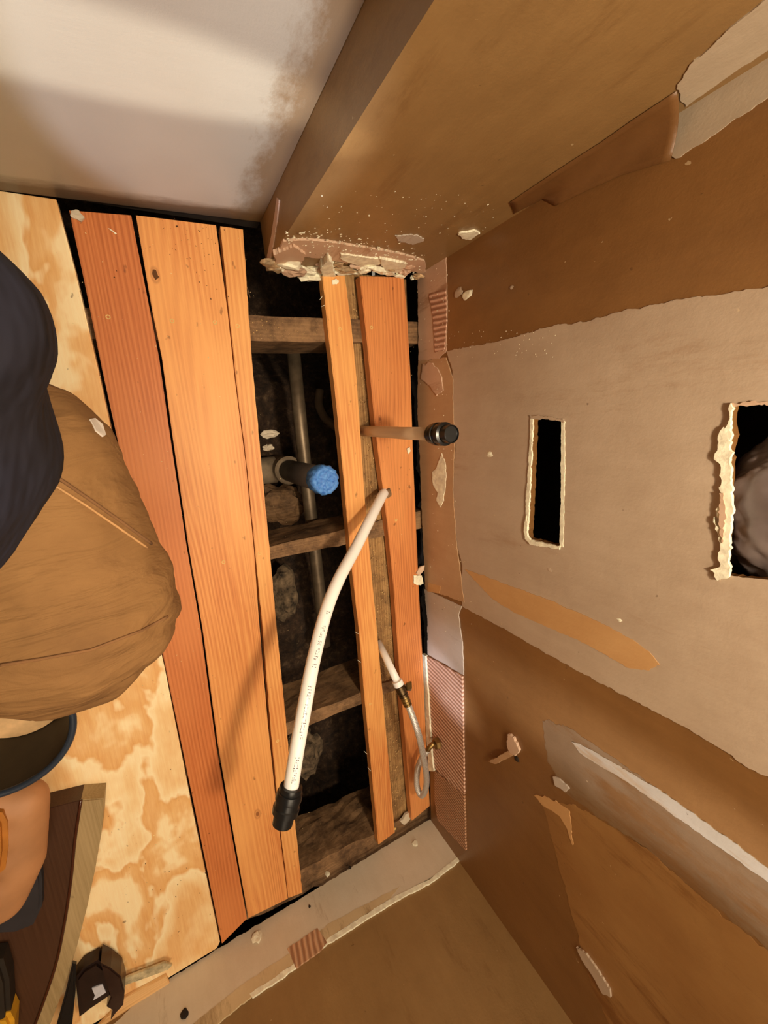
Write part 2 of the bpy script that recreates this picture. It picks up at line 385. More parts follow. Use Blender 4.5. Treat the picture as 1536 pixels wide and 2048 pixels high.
# wall cavities and crawl space
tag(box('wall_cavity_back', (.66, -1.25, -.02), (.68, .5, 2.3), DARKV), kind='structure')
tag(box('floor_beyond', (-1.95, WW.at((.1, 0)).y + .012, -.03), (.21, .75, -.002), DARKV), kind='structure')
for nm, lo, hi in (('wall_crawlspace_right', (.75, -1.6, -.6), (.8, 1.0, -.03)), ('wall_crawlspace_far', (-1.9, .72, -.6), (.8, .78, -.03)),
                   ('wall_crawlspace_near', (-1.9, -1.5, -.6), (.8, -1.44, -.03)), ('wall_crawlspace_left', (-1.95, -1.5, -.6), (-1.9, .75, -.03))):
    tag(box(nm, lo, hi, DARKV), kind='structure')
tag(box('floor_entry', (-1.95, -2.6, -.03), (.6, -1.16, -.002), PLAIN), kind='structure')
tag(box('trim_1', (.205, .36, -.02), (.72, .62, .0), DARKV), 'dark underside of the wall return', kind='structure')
tag(box('trim_2', (.553, -1.2, -.02), (.72, .45, -.003), OLD(6, 'Y')), 'old sole plate behind the holed wall', kind='structure')
for i, yy in enumerate((-.36, .16)):
    tag(box('trim_%d' % (i + 3), (.565, yy, .0), (.655, yy + .038, 2.3), OLD(5 - i)), 'wall stud inside the cavity', kind='structure')

# patches on the holed wall
K = 'structure'
mud = patch('plaster_patch', WR, [(893, 702), (1000, 683), (1070, 662), (1110, 650), (1170, 645), (1250, 622), (1330, 604), (1440, 590), (1536, 572), (1800, 520),
      (1860, 1745), (1536, 1553), (1500, 1535), (1400, 1470), (1300, 1417), (1200, 1365), (1100, 1310), (1010, 1258), (925, 1212), (925, 1130), (914, 1080), (905, 980), (912, 900), (906, 790), (906, 740)], .0012, MUD, wr, .0014, .005, 1,
      holes=[[(1066, 834), (1127, 842), (1121, 1093), (1056, 1076)], [(1466, 810), (1640, 806), (1640, 1172), (1448, 1150)]], label='pale beige sanded plaster patch')
patch('paper_strip', WR, [(930, 1138), (960, 1148), (1000, 1163), (1100, 1200), (1200, 1243), (1262, 1277), (1300, 1302), (1322, 1330), (1300, 1340), (1260, 1336), (1180, 1290), (1100, 1255), (1030, 1225), (985, 1197), (960, 1170)], .0018, KRAFT, wr, .0012, .005, 2, label='tan strip of bare paper')
patch('bare_strip', WR, [(836, 530), (893, 512), (895, 610), (893, 702), (878, 718), (838, 722)], .0014, PINK, wr, .0012, .005, 3)
patch('adhesive_patch', WR, [(860, 588), (893, 578), (895, 640), (890, 700), (872, 705), (868, 640)], .0026, RIB, wr, .001, .005, 4, label='pinkish ribbed adhesive')
patch('bare_strip', WR, [(838, 722), (893, 716), (907, 760), (910, 900), (907, 980), (914, 1085), (930, 1205), (890, 1190), (852, 1178), (846, 1060), (842, 940), (836, 800)], .0022, SMOOTHTAN, wr, .0016, .006, 5, label='smooth tan strip at the foot')
patch('torn_paper', WR, [(848, 728), (868, 726), (884, 748), (890, 780), (876, 792), (862, 770), (846, 760)], .0045, PINK, wr, .002, .004, 6)
patch('gouge', WR, [(886, 906), (893, 925), (894, 960), (889, 1000), (883, 1014), (874, 1000), (878, 985), (868, 970), (866, 945), (876, 935)], .0034, GYP, wr, .0018, .003, 7, label='cream gouge of bare gypsum')
patch('bare_strip', WR, [(850, 1178), (924, 1212), (918, 1230), (926, 1290), (928, 1350), (895, 1330), (856, 1308), (856, 1240)], .0020, GREYP, wr, .0014, .005, 8, label='greyish bare plaster')
patch('paint_remnant', WR, [(858, 1165), (884, 1172), (880, 1186), (856, 1182)], .0030, KRAFT, wr, .001, .004, 9)
patch('adhesive_patch', WR, [(850, 1308), (890, 1330), (927, 1352), (929, 1480), (931, 1588), (905, 1566), (872, 1536), (862, 1440), (856, 1380)], .0042, RIB, wr, .0008, .006, 10, label='pinkish ribbed adhesive panel')
patch('gypsum_edge', WR, [(848, 1306), (856, 1310), (862, 1400), (868, 1500), (872, 1540), (862, 1540), (856, 1440)], .0085, GYP, wr, .0010, .006, 11)
patch('adhesive_patch', WR, [(872, 1540), (905, 1566), (931, 1590), (934, 1700), (905, 1668), (878, 1640), (872, 1600)], .0048, RIBD, wr, .0008, .006, 12, label='darker ribbed adhesive panel')
patch('grey_band', WR, [(1085, 1440), (1130, 1450), (1250, 1530), (1400, 1640), (1536, 1740), (1660, 1830), (1660, 2020), (1536, 1900), (1400, 1790), (1300, 1700), (1220, 1650), (1130, 1585), (1095, 1520)], .0004, paint('grey_mottled_paint', srgb(116, 90, 62), srgb(134, 110, 82), .32, (srgb(118, 82, 46), .50, .9), 17), wr, .003, .006, 41, label='greyish mottled band on the wall')  # mottled greyish band, paler than the wall colour around it
patch('lighter_tan_area', WR, [(1085, 1600), (1150, 1610), (1220, 1652), (1300, 1702), (1400, 1792), (1536, 1902), (1660, 2022), (1660, 2300), (1400, 2240), (1240, 2100), (1180, 1960), (1150, 1850), (1115, 1720)], .0004, paint('streaky_tan_paint', srgb(140, 98, 54), srgb(158, 118, 70), .36, (srgb(116, 74, 36), .52, .9), 19), wr, .003, .006, 42, label='lighter streaky tan area')  # streaky tan area in a lighter tone than the wall colour
patch('pale_mark', WR, [(1144, 1482), (1160, 1486), (1220, 1520), (1320, 1580), (1420, 1650), (1536, 1736), (1600, 1785), (1600, 1815), (1536, 1762), (1430, 1688), (1330, 1616), (1240, 1554), (1160, 1505)], .0012, paint('whitish_mottled', srgb(160, 146, 124), srgb(178, 166, 146), .4, (srgb(160, 126, 84), .5, .8), 14), wr, .0015, .006, 13, label='whitish streak')  # thin whitish streak laid over the greyish band
patch('pale_mark', WR, [(1068, 1590), (1082, 1592), (1112, 1600), (1140, 1622), (1146, 1690), (1134, 1655), (1118, 1630), (1085, 1610)], .0012, KRAFT, wr, .0018, .005, 14)
patch('torn_paper', WR, [(1155, 1892), (1175, 1905), (1200, 1940), (1222, 1975), (1224, 1992), (1208, 1985), (1185, 1945), (1165, 1915)], .0040, MUD, wr, .0016, .004, 15)
patch('torn_paper', WR, [(984, 1520), (1020, 1500), (1030, 1508), (1000, 1524)], .010, SMOOTHTAN, wr, .001, .004, 16, label='peeled paper tab')
patch('torn_paper', WR, [(1020, 1466), (1030, 1472), (1042, 1500), (1034, 1510), (1022, 1500), (1018, 1480)], .006, PINK, wr, .002, .004, 17)
lump('screw_hole', WR.at(WR.px(1034, 1517), .001), .006, DARKV, wr, 3, 2, .3, (.3, 1, 1))
patch('torn_paper', WR, [(1108, 1552), (1120, 1556), (1140, 1575), (1132, 1583), (1112, 1570)], .003, GREYP, wr, .001, .003, 19)
for i, (u, v, r) in enumerate(((918, 586, 9), (936, 590, 9), (1100, 1140, 4), (980, 909, 6), (1024, 575, 3), (1240, 1240, 3))):
    lump('paint_chip', WR.at(WR.px(u, v), .001), r * .0011, (MUD, GYP)[i % 2], wr, i, 2, .5, (.2, .8, 1.3))
# hole edges: torn gypsum paper
patch('torn_edge', WR, [(1464, 808), (1470, 812), (1466, 850), (1464, 900), (1466, 1000), (1464, 1060), (1462, 1110), (1466, 1128), (1460, 1150), (1442, 1158), (1424, 1138), (1440, 1132), (1444, 1090), (1430, 1034), (1442, 1056), (1442, 1000), (1444, 930), (1434, 918), (1442, 890), (1450, 856), (1456, 858), (1460, 830)], .005, GYP, wr, .0022, .004, 21, label='cream torn gypsum along the large hole')
patch('torn_edge', WR, [(1444, 985), (1452, 985), (1454, 1050), (1450, 1085), (1445, 1060)], .0062, PINK, wr, .002, .004, 22)
patch('torn_edge', WR, [(1464, 806), (1536, 803), (1640, 801), (1640, 808), (1536, 811), (1466, 813)], .003, PINK, wr, .0018, .003, 23)
patch('torn_edge', WR, [(1058, 1070), (1064, 1080), (1090, 1086), (1124, 1092), (1122, 1099), (1085, 1092), (1064, 1088), (1052, 1078), (1050, 1056), (1056, 1030)], .004, GYP, wr, .0014, .003, 24)
patch('torn_edge', WR, [(1060, 830), (1095, 832), (1130, 840), (1130, 846), (1120, 842), (1090, 838), (1064, 838)], .003, MUD, wr, .0014, .003, 25)
patch('torn_edge', WR, [(1064, 836), (1068, 838), (1064, 940), (1058, 1060), (1052, 1060), (1058, 940)], .003, GYP, wr, .0014, .003, 26)
patch('torn_edge', WR, [(1124, 842), (1131, 842), (1131, 940), (1128, 1094), (1120, 1093), (1124, 980)], .002, GYP, wr, .0008, .003, 27)

# patches on the near wall
patch('bare_strip', WN, [(60, 2200), (300, 1985), (440, 1897), (600, 1800), (720, 1726), (860, 1640), (932, 1702), (925, 1712), (860, 1758), (780, 1800), (700, 1850), (640, 1888), (560, 1950), (500, 1990), (400, 2075), (300, 2165)], .0030, PALE, wn, .0012, .006, 30, label='pale bare plasterboard strip along the foot')
patch('adhesive_patch', WN, [(575, 1900), (635, 1858), (654, 1888), (640, 1905), (592, 1938)], .0040, RIBX, wn, .0008, .004, 31)
patch('gypsum_edge', WN, [(500, 1990), (560, 1950), (640, 1890), (780, 1800), (860, 1760), (930, 1704), (934, 1712), (862, 1768), (785, 1808), (645, 1898), (565, 1958), (505, 1998)], .0038, GYP, wn, .0012, .004, 32)
patch('stained_band', WN, [(300, 2120), (480, 1975), (600, 1895), (660, 1848), (800, 1775), (780, 1800), (700, 1850), (640, 1890), (560, 1950), (420, 2062)], .0034, paint('stained_board', srgb(196, 172, 132), srgb(210, 190, 152), .6, (srgb(120, 92, 56), .52, .7), 21), wn, .001, .006, 33)
for i, (u, v, r) in enumerate(((830, 1690, 8), (620, 1816, 3), (370, 2032, 8), (515, 1876, 12), (700, 1738, 4), (655, 1750, 7))):
    lump('plaster_lump', WN.at(WN.px(u, v), .005), r * .0009, (GYP, DARKV, DARKV, GYP, DARKV, GYP)[i], wn, i + 9, 2, .5, (1, .4, 1.2))

# return wall foot and its torn plaster
patch('bare_strip', WS, [(566, 478), (600, 476), (660, 480), (720, 490), (790, 502), (850, 518), (850, 545), (800, 535), (740, 524), (690, 522), (640, 512), (590, 508), (560, 520), (545, 520)], .0035, PINK, ws, .0018, .005, 40, label='pinkish bare plaster along the broken foot')
patch('torn_paper', WS, [(680, 500), (730, 508), (770, 512), (760, 522), (735, 530), (705, 522), (682, 512)], .006, GYP, ws, .002, .004, 41)
patch('torn_paper', WS, [(758, 508), (790, 514), (812, 520), (800, 535), (782, 540), (768, 530)], .008, GYP, ws, .002, .004, 42)
patch('paint_loss', WS, [(790, 470), (835, 468), (848, 480), (825, 488), (800, 482)], .0015, GREYP, ws, .003, .004, 43)
patch('paint_loss', WS, [(918, 464), (950, 458), (960, 464), (940, 476), (924, 474)], .003, GYP, ws, .002, .004, 44)
rub = random.Random(3)
for i in range(34):
    t = i / 33; u = 542 + (835 - 542) * t; v = 524 + 14 * t + rub.uniform(-8, 8) + (8 if 590 < u < 640 else 0)
    s_ = rub.uniform(.006, .014) * (1.25 if u < 700 else .9)
    p_ = WS.at(WS.px(u, v), rub.uniform(.001, .010))
    lump('plaster_chunk', p_, s_, rub.choice((GYP, GYP, GYP, PINK, GYPD)), ws, i * 1.7, 2, .75, (rub.uniform(.8, 1.8), .5, rub.uniform(.5, 1.1)), 1.8)
# paper curls under the foot
for i, l in enumerate(([(575, 528), (600, 532), (628, 548), (640, 540), (632, 552), (606, 546)], [(640, 520), (655, 500), (664, 516), (668, 540), (655, 552), (645, 540)], [(545, 500), (585, 482), (610, 500), (598, 520), (560, 525)])):
    patch('torn_paper', WS, l, (.010, .014, .008)[i], (PALE, GYP, PINK)[i], ws, .002, .003, 50 + i)
bm = bmesh.new(); rf = random.Random(21)
def fleck(p_, s, n):
    u = n.orthogonal().normalized(); w_ = n.cross(u); a0 = rf.uniform(0, 6.28); k = rf.choice((3, 4, 5))
    lo = [bm.verts.new(p_ + (u * math.cos(a0 + 6.283 * i / k) * s * rf.uniform(.5, 1.3) + w_ * math.sin(a0 + 6.283 * i / k) * s * rf.uniform(.4, 1.2)) + n * .0002) for i in range(k)]
    up = [bm.verts.new(v.co + n * s * .35) for v in lo]
    bm.faces.new(up); bm.faces.new(lo[::-1])
    for i in range(k): bm.faces.new((lo[i], lo[(i + 1) % k], up[(i + 1) % k], up[i]))
for k in range(170):
    t = rf.random(); u, v = 566 + 284 * t, 474 + 44 * t * t + abs(rf.gauss(0, 1)) * (-12 if rf.random() < .6 else 14)
    fleck(WS.at(WS.px(u, v), .0036), rf.uniform(.0006, .0026), WS.n)
for k in range(60): fleck(WS.at(WS.px(rf.uniform(640, 1000), rf.uniform(380, 470)), .0), rf.uniform(.0004, .0014), WS.n)
tag(link('plaster_flecks', bm_mesh(bm, 'plaster_flecks'), GYP, ws), kind='stuff')
bm = bmesh.new()
for k in range(150):
    v = rf.uniform(520, 1690); u = 866 + (v - 520) * .04 + rf.gauss(0, 22)
    fleck(WR.at(WR.px(u, v), .0045), rf.uniform(.0004, .0016), WR.n)
for k in range(60):
    v = rf.uniform(640, 720); fleck(WR.at(WR.px(rf.uniform(895, 1120), rf.uniform(660, 720)), .0012), rf.uniform(.0004, .0012), WR.n)
tag(link('plaster_flecks', bm_mesh(bm, 'plaster_flecks'), GYP, wr), kind='stuff')
# corner stained side of return
WSD = Wall((a_.x, a_.y), (.209, .36))
patch('torn_paper', WSD, [(533, 530), (545, 470), (556, 395), (560, 400), (556, 440), (548, 490), (540, 530)], .002, PINK, ws, .0012, .005, 60)

BARE = paint('bare_grey_board', srgb(172, 156, 134), srgb(186, 170, 148), .6, (srgb(140, 116, 86), .6, .5), 26)
# peeling tape over the corner of return and holed wall, white board exposed above
patch('exposed_board', WS, [(1353, 176), (1380, 128), (1420, 95), (1462, 52), (1523, 2), (1600, -60), (1700, -10), (1450, 155), (1372, 212)], .0012, BARE, ws, .0012, .006, 61, label='pale exposed board')
patch('exposed_board', WR, [(1353, 222), (1450, 155), (1700, -10), (1700, 110), (1536, 196), (1440, 262), (1352, 318), (1340, 300)], .0012, BARE, wr, .0012, .006, 62, label='pale exposed board')
def tape():
    lo = [(1018, 432), (1085, 398), (1112, 412), (1165, 386), (1240, 352), (1342, 321)]
    hi = [(1018, 404), (1080, 362), (1140, 322), (1200, 284), (1262, 240), (1353, 180)]
    bm = bmesh.new(); rows = []
    for i in range(26):
        t = i / 25 * 5; k = min(int(t), 4); f = t - k
        A = [lo[k][j] + (lo[k + 1][j] - lo[k][j]) * f for j in (0, 1)]; B = [hi[k][j] + (hi[k + 1][j] - hi[k][j]) * f for j in (0, 1)]
        a = WR.at(WR.px(*A), .0006); b = WS.at(WS.px(*B), .0006); row = []
        c = Vector((a.x, b.y, (a.z + b.z) / 2))
        for j in range(9):
            s = j / 8
            p_ = a * (1 - s) ** 2 + c * 2 * s * (1 - s) * .85 + (a + b) * .5 * 2 * s * (1 - s) * .15 + b * s * s
            p_ += (WR.n + WS.n).normalized() * (.003 * math.sin(s * 3.14) * (noise.noise(Vector((i * .25, j * .4, 1))) + .4) * (i / 25))
            row.append(bm.verts.new(p_))
        rows.append(row)
    for i in range(25):
        for j in range(8): bm.faces.new((rows[i][j], rows[i][j + 1], rows[i + 1][j + 1], rows[i + 1][j]))
    o = link('peeling_tape', bm_mesh(bm, 'peeling_tape'), paint('dark_tan_paint', srgb(104, 70, 36), srgb(116, 80, 44), .45), wr, True)
    md = o.modifiers.new('s', 'SOLIDIFY'); md.thickness = .0008
    o['label'] = 'loose brown painted corner tape'
tape()

# ================================================================== FLOOR
ply = tag(prism('plywood_sheet', [(-1.85, .330), *fp([(112, 398), (150, 540), (196, 738), (262, 1040), (330, 1340), (385, 1620), (440, 1885), (434, 1897)]), (-1.85, -1.15)], -.019, 0, PLY, bev=.0015),
    'pale plywood subfloor sheet with blotchy grain beside the orange boards', 'plywood sheet')
def board(mat_, left, right, label, group='floor boards', rag=.0, name='floor_board', th=.022):
    return tag(prism(name, fp(left + right[::-1]), -th, 0, mat_, bev=.0012, rag=rag, step=.012), label, 'floor board', group)
def kn(u, v, r): p_ = P(u, v); return (p_.x, p_.y, r)
b1 = board(board_mat(0, base=srgb(194, 112, 60), dark=srgb(146, 74, 36), light=srgb(214, 136, 78), contrast=1.2), [(138, 420), (168, 560), (204, 738), (268, 1030), (330, 1330), (388, 1610), (444, 1888)], [(262, 430), (300, 622), (318, 715), (340, 870), (372, 1085), (402, 1262), (432, 1490), (458, 1640), (494, 1838)],
    'leftmost orange floor board, between the plywood and the widest board')
b2 = board(board_mat(1, [kn(310, 550, .008), kn(515, 1628, .008)], base=srgb(214, 138, 77), light=srgb(238, 174, 104)), [(272, 430), (304, 618), (324, 715), (345, 870), (376, 1085), (406, 1262), (436, 1490), (462, 1640), (497, 1837)], [(432, 450), (455, 620), (470, 760), (492, 930), (508, 1100), (518, 1240), (537, 1460), (556, 1640), (576, 1798)],
    'widest orange floor board, second from the plywood, with dark scuffs at its far end')
b3 = board(board_mat(2, [kn(462, 802, .012)], base=srgb(216, 142, 79), light=srgb(240, 182, 110)), [(441, 452), (458, 620), (472, 760), (494, 930), (510, 1100), (524, 1240), (542, 1460), (559, 1640), (577, 1797)], [(486, 458), (497, 620), (504, 720), (516, 850), (528, 980), (538, 1080), (553, 1250), (570, 1420), (590, 1640), (605, 1786)],
    'narrow orange floor board with a round knot, along the left edge of the opening', rag=.0006)
b4 = board(board_mat(3, base=srgb(214, 138, 76), light=srgb(240, 180, 106), waist=14), [(645, 550), (655, 650), (668, 760), (680, 880), (692, 1010), (703, 1130), (718, 1260), (728, 1380), (742, 1530), (757, 1690)], [(690, 551), (703, 650), (714, 760), (722, 880), (731, 1010), (742, 1130), (754, 1260), (765, 1380), (778, 1530), (790, 1665)],
    'thin orange floor strip crossing the open joists', rag=.0004)
b5 = board(board_mat(4, [kn(760, 838, .005)], base=srgb(204, 128, 72), dark=srgb(148, 82, 44), light=srgb(228, 156, 92), specks=.6), [(720, 552), (735, 690), (748, 830), (756, 900), (766, 975), (776, 1060), (788, 1180), (798, 1330), (812, 1500), (824, 1642)], [(808, 554), (815, 640), (822, 760), (826, 900), (831, 1020), (838, 1180), (846, 1330), (852, 1470), (860, 1612)],
    'orange floor board closest to the holed wall')
# screws
STEEL = flat('screw_steel', srgb(150, 120, 70), .35, .8, bmp=0); HOLED = flat('drilled_hole', srgb(225, 190, 120), .7)
def screw(u, v, par, r=.0035):
    p_ = P(u, v); o = lathe('screw', (p_.x, p_.y, -.002), (0, 0, 1), [(0, r), (.0024, r), (.0026, r * .92), (.0024, r * .6), (.0012, r * .4), (.0012, 0)], HOLED, par, 14)
for u, v, p_ in ((344, 642, b2), (430, 645, b2), (475, 652, b3), (447, 1124, b2), (519, 1107, b3), (555, 1482, b3), (680, 658, b4), (740, 1408, b4), (790, 1690 - 32, b4), (743, 655, b5), (792, 1040, b5), (216, 634, b1)):
    screw(u, v, p_)

# joists
def joist(i, top, depth, label, ax='X', m=None, rough=.0016, z=-.022, name='floor_joist', cat='joist'):
    """top = four floor corners (x,y) : far-left, far-right, near-right, near-left"""
    bm = bmesh.new(); nx, ny, nz_ = 60, 6, 10
    A, B, C_, D = [Vector((x, y, 0)) for x, y in top]
    def pt(s, t, k): q_ = (A * (1 - s) + B * s) * (1 - t) + (D * (1 - s) + C_ * s) * t; q_.z = z - depth * k; return q_
    bm2 = bmesh.new(); V = {}
    def gv(a, b, c):
        if (a, b, c) not in V:
            p_ = pt(a / nx, b / ny, c / nz_)
            d = Vector((noise.noise(p_ * 22), noise.noise(p_ * 22 + Vector((7, 0, 0))), noise.noise(p_ * 22 + Vector((0, 9, 0))))) * rough * 2
            d += Vector((noise.noise(p_ * 110), noise.noise(p_ * 110 + Vector((7, 0, 0))), noise.noise(p_ * 110 + Vector((0, 9, 0))) - .6)) * rough * .9
            V[(a, b, c)] = bm2.verts.new(p_ + d)
        return V[(a, b, c)]
    for a in range(nx):
        for b in range(ny):
            for c in (0, nz_): bm2.faces.new((gv(a, b, c), gv(a + 1, b, c), gv(a + 1, b + 1, c), gv(a, b + 1, c)))
        for c in range(nz_):
            for b in (0, ny): bm2.faces.new((gv(a, b, c), gv(a + 1, b, c), gv(a + 1, b, c + 1), gv(a, b, c + 1)))
    for b in range(ny):
        for c in range(nz_):
            for a in (0, nx): bm2.faces.new((gv(a, b, c), gv(a, b + 1, c), gv(a, b + 1, c + 1), gv(a, b, c + 1)))
    bm.free()
    return tag(link(name, bm_mesh(bm2, name), m or OLD(i, ax)), label, cat)
def jx(y0, y1, depth, x0=-1.0, x1=.55, slope=0): return [(x0, y0 + slope * x0), (x1, y0 + slope * x1), (x1, y1 + slope * x1), (x0, y1 + slope * x1 * 0 + slope * x0)]
Z = -.022
def jrow(l, r):
    """far/near pixel pairs on the joist top at two places -> long joist line"""
    (a, b), (c, d) = l, r
    A, B, C2, D2 = [P(*p_, Z) for p_ in (a, c, d, b)]
    def ext(p0, p1, x): t = (x - p0.x) / (p1.x - p0.x); return (x, p0.y + (p1.y - p0.y) * t)
    return [ext(A, B, -.9), ext(A, B, .55), ext(D2, C2, .55), ext(D2, C2, -.9)]
joist(0, jrow(((500, 630), (505, 682)), ((645, 636), (650, 684))), .13, 'dusty old floor joist nearest the wall return', rough=.0006)
joist(1, jrow(((545, 1092), (548, 1118)), ((690, 1058), (692, 1088))), .13, 'old floor joist just below the blue capped pipe')
joist(2, jrow(((568, 1448), (576, 1470)), ((722, 1386), (724, 1408))), .14, 'old floor joist crossing under the braided hose connection', rough=.0022)
joist(3, jrow(((600, 1745), (606, 1790)), ((748, 1668), (752, 1722))), .14, 'rough old joist along the near wall, last of the row', rough=.004)
# ledger debris strip between strips, running along Y
lp = [P(700, 690, -.03), P(722, 690, -.03), P(770, 1390, -.03), P(810, 1390, -.03)]
joist(4, [(.36, .30), (.52, .30), (.505, -1.08), (.375, -1.08)], .05, 'dirty plank under the gap by the holed wall, covered in crumbs', 'Y', z=-.030, name='support_plank', cat='plank', rough=.003,
      m=wood('crumbly_plank', srgb(150, 112, 68), srgb(90, 62, 36), srgb(196, 158, 104), 7.7, 'Y', specks=.8, rough=.8, dirt=(srgb(88, 62, 38), .7)))
# crumbs and dust lying on the framing : uncountable
bm = bmesh.new(); rc = random.Random(11)
def crumb(p_, s):
    a = [bm.verts.new(p_ + Vector((rc.uniform(-s, s), rc.uniform(-s, s), rc.uniform(0, s * .8)))) for _ in range(4)]
    for f in ((0, 1, 2), (0, 1, 3), (0, 2, 3), (1, 2, 3)): bm.faces.new([a[k] for k in f])
for k in range(1500):
    y = rc.uniform(-1.05, .25); t = (y + 1.08) / 1.38
    crumb(Vector((rc.uniform(.39, .44) - .0 + .0 * t, y, -.029)), rc.uniform(.0008, .0028))
for k in range(70): crumb(P(rc.uniform(505, 640), rc.uniform(640, 678), -.0215), rc.uniform(.0006, .002))
tag(link('crumbs', bm_mesh(bm, 'crumbs'), flat('crumb_dust', srgb(196, 160, 104), .9, var=.5, sc=300)), 'fine tan crumbs strewn on the old framing', 'debris', kind='stuff')
bm = bmesh.new()
for k in range(420):
    u = rc.uniform(130, 860); v = rc.uniform(450, 1850); p_ = P(u, v)
    if .20 < p_.x < .33 or p_.x < -.35: continue
    crumb(p_ + Vector((0, 0, .0006)), rc.uniform(.0004, .0015))
tag(link('sawdust', bm_mesh(bm, 'sawdust'), flat('sawdust', srgb(232, 204, 150), .9, var=.4, sc=300)), 'sawdust specks scattered over the floor boards', 'sawdust', kind='stuff')
# dark scuffs of dirt
bm = bmesh.new()
for k in range(110):
    u, v = rc.choice(((rc.gauss(395, 30), rc.gauss(490, 40)), (rc.uniform(150, 480), rc.uniform(440, 600)), (rc.uniform(200, 430), rc.uniform(1500, 1900)), (rc.uniform(230, 430), rc.uniform(1650, 1880))))
    crumb(P(u, v) + Vector((0, 0, .0003)), rc.uniform(.0006, .0022))
tag(link('dirt_specks', bm_mesh(bm, 'dirt_specks'), flat('dirt_specks', srgb(84, 50, 24), .9)), 'dark dirt specks near the ends of the floor boards', 'dirt', kind='stuff')

# soil
bm = bmesh.new(); n_ = 150
V = [[bm.verts.new((-.5 + 1.24 * i / n_, -1.45 + 2.15 * j / n_, -.36 - .22 * min(1, max(0, (-1.45 + 2.15 * j / n_ - .10) / .15)) + .05 * noise.noise(Vector((i * .06, j * .1, 0))) + .022 * noise.noise(Vector((i * .3, j * .45, 3))) + .008 * noise.noise(Vector((i * 1.1, j * 1.4, 3))))) for j in range(n_ + 1)] for i in range(n_ + 1)]
for i in range(n_):
    for j in range(n_): bm.faces.new((V[i][j], V[i + 1][j], V[i + 1][j + 1], V[i][j + 1]))
m, N, L, b = mat('crawl_soil', .95)
f = nz(N, L, pos(N, L), 40, 8, .75); L.new(ramp(N, L, f, [(.35, srgb(30, 20, 13)), (.55, srgb(74, 54, 38)), (.72, srgb(128, 104, 78))]), b.inputs['Base Color']); bump(N, L, b, f, 1, .01)
tag(link('ground', bm_mesh(bm, 'ground'), m, None, True), 'dark soil and rubble under the open floor', kind='structure')
CONC = flat('old_footing', srgb(112, 94, 72), .95, var=.6, sc=50, bmp=1)
for i, (u, v, z, s, sq, lab, mt) in enumerate(((572, 1190, -.28, .07, (.55, 1, .5), 'pale lump of concrete in the crawl space below the second joist', CONC), (540, 868, -.2, .015, (1.2, .6, .4), 'scrap of pale paper insulation under the board edge', PALE),
        (536, 895, -.22, .011, (1.2, .7, .5), 'smaller crumpled pale paper scrap under the board edge', PALE), (560, 1010, -.27, .06, (1, .8, .5), 'brown clod of soil beside the drain pipe', OLD(7)), (610, 1500, -.25, .06, (.9, 1.2, .6), 'old brown block in the crawl space below the third joist', CONC))):
    tag(lump('rubble' if mt is not PALE else 'paper_scrap', P(u, v, z), s, mt, None, i * 3, 3, .5, sq), lab, 'rubble' if mt is not PALE else 'paper')

# ================================================================== PIPES
GALV = flat('galvanised_pipe', srgb(120, 104, 84), .45, .55, var=.3, sc=25)
x0 = P(585, 715, -.2)
tag(tube('steel_pipe', [Vector((x0.x, .19, -.19)), Vector((x0.x, -.02, -.19)), Vector((x0.x + .012, -.42, -.21)), Vector((x0.x + .012, -.6, -.21))], .016, GALV, None, 20), 'old grey steel pipe running through the dark crawl space', 'pipe')
dp = empty('drain_pipe', (.268, -.105, -.33), 'black drain pipe riser sealed with blue tape between the joists', 'pipe')
ABS = flat('black_abs', srgb(62, 52, 44), .6, var=.25, sc=30); HUB = flat('grey_hub', srgb(150, 132, 108), .7, var=.25, sc=30)
bx_, by_ = .268, -.105
tube('riser', [(bx_, by_, -.3), (bx_, by_, -.12), (bx_, by_, .030)], .0262, ABS, dp, 32)
lathe('coupling_ring', (bx_, by_, -.24), (0, 0, 1), [(0, .033), (.012, .035), (.03, .035), (.034, .031)], HUB, dp)
tube('tee_branch', [(bx_ - .20, by_, -.27), (bx_ - .02, by_, -.27)], .034, HUB, dp, 24)
lathe('tee_body', (bx_, by_, -.34), (0, 0, 1), [(0, .03), (.01, .034), (.1, .034), (.102, .03)], HUB, dp)
def tape_cap():
    bm = bmesh.new(); prof = [(-.018, .0268), (-.014, .0285), (0, .0292), (.012, .0290), (.020, .0272), (.0235, .0235), (.0225, .0185), (.020, .0165), (.0205, .013), (.0215, .006), (.0215, .0002)]
    seg = 64; rings = []
    for d, r in prof:
        ring = []
        for k in range(seg):
            a = 6.28318 * k / seg; p_ = Vector((math.cos(a) * r, math.sin(a) * r, d))
            p_ += Vector((math.cos(a), math.sin(a), .8)) * .0030 * noise.noise(Vector((math.cos(a) * 4, math.sin(a) * 4, d * 130))) * min(1, r / .01) + Vector((0, 0, .0014 * noise.noise(p_ * 300)))
            ring.append(bm.verts.new(p_ + Vector((bx_, by_, .030))))
        rings.append(ring)
    for i in range(len(prof) - 1):
        for k in range(seg): bm.faces.new((rings[i][k], rings[i][(k + 1) % seg], rings[i + 1][(k + 1) % seg], rings[i + 1][k]))
    bm.faces.new(rings[-1])
    m, N, L, b = mat('blue_tape', .5); f = nz(N, L, pos(N, L), 160, 5); L.new(ramp(N, L, f, [(.3, srgb(40, 100, 190)), (.7, srgb(96, 160, 235))]), b.inputs['Base Color']); bump(N, L, b, f, .6, .003)
    o = link('tape_cap', bm_mesh(bm, 'tape_cap'), m, dp, True); o['label'] = 'crumpled blue tape cap'
tape_cap()
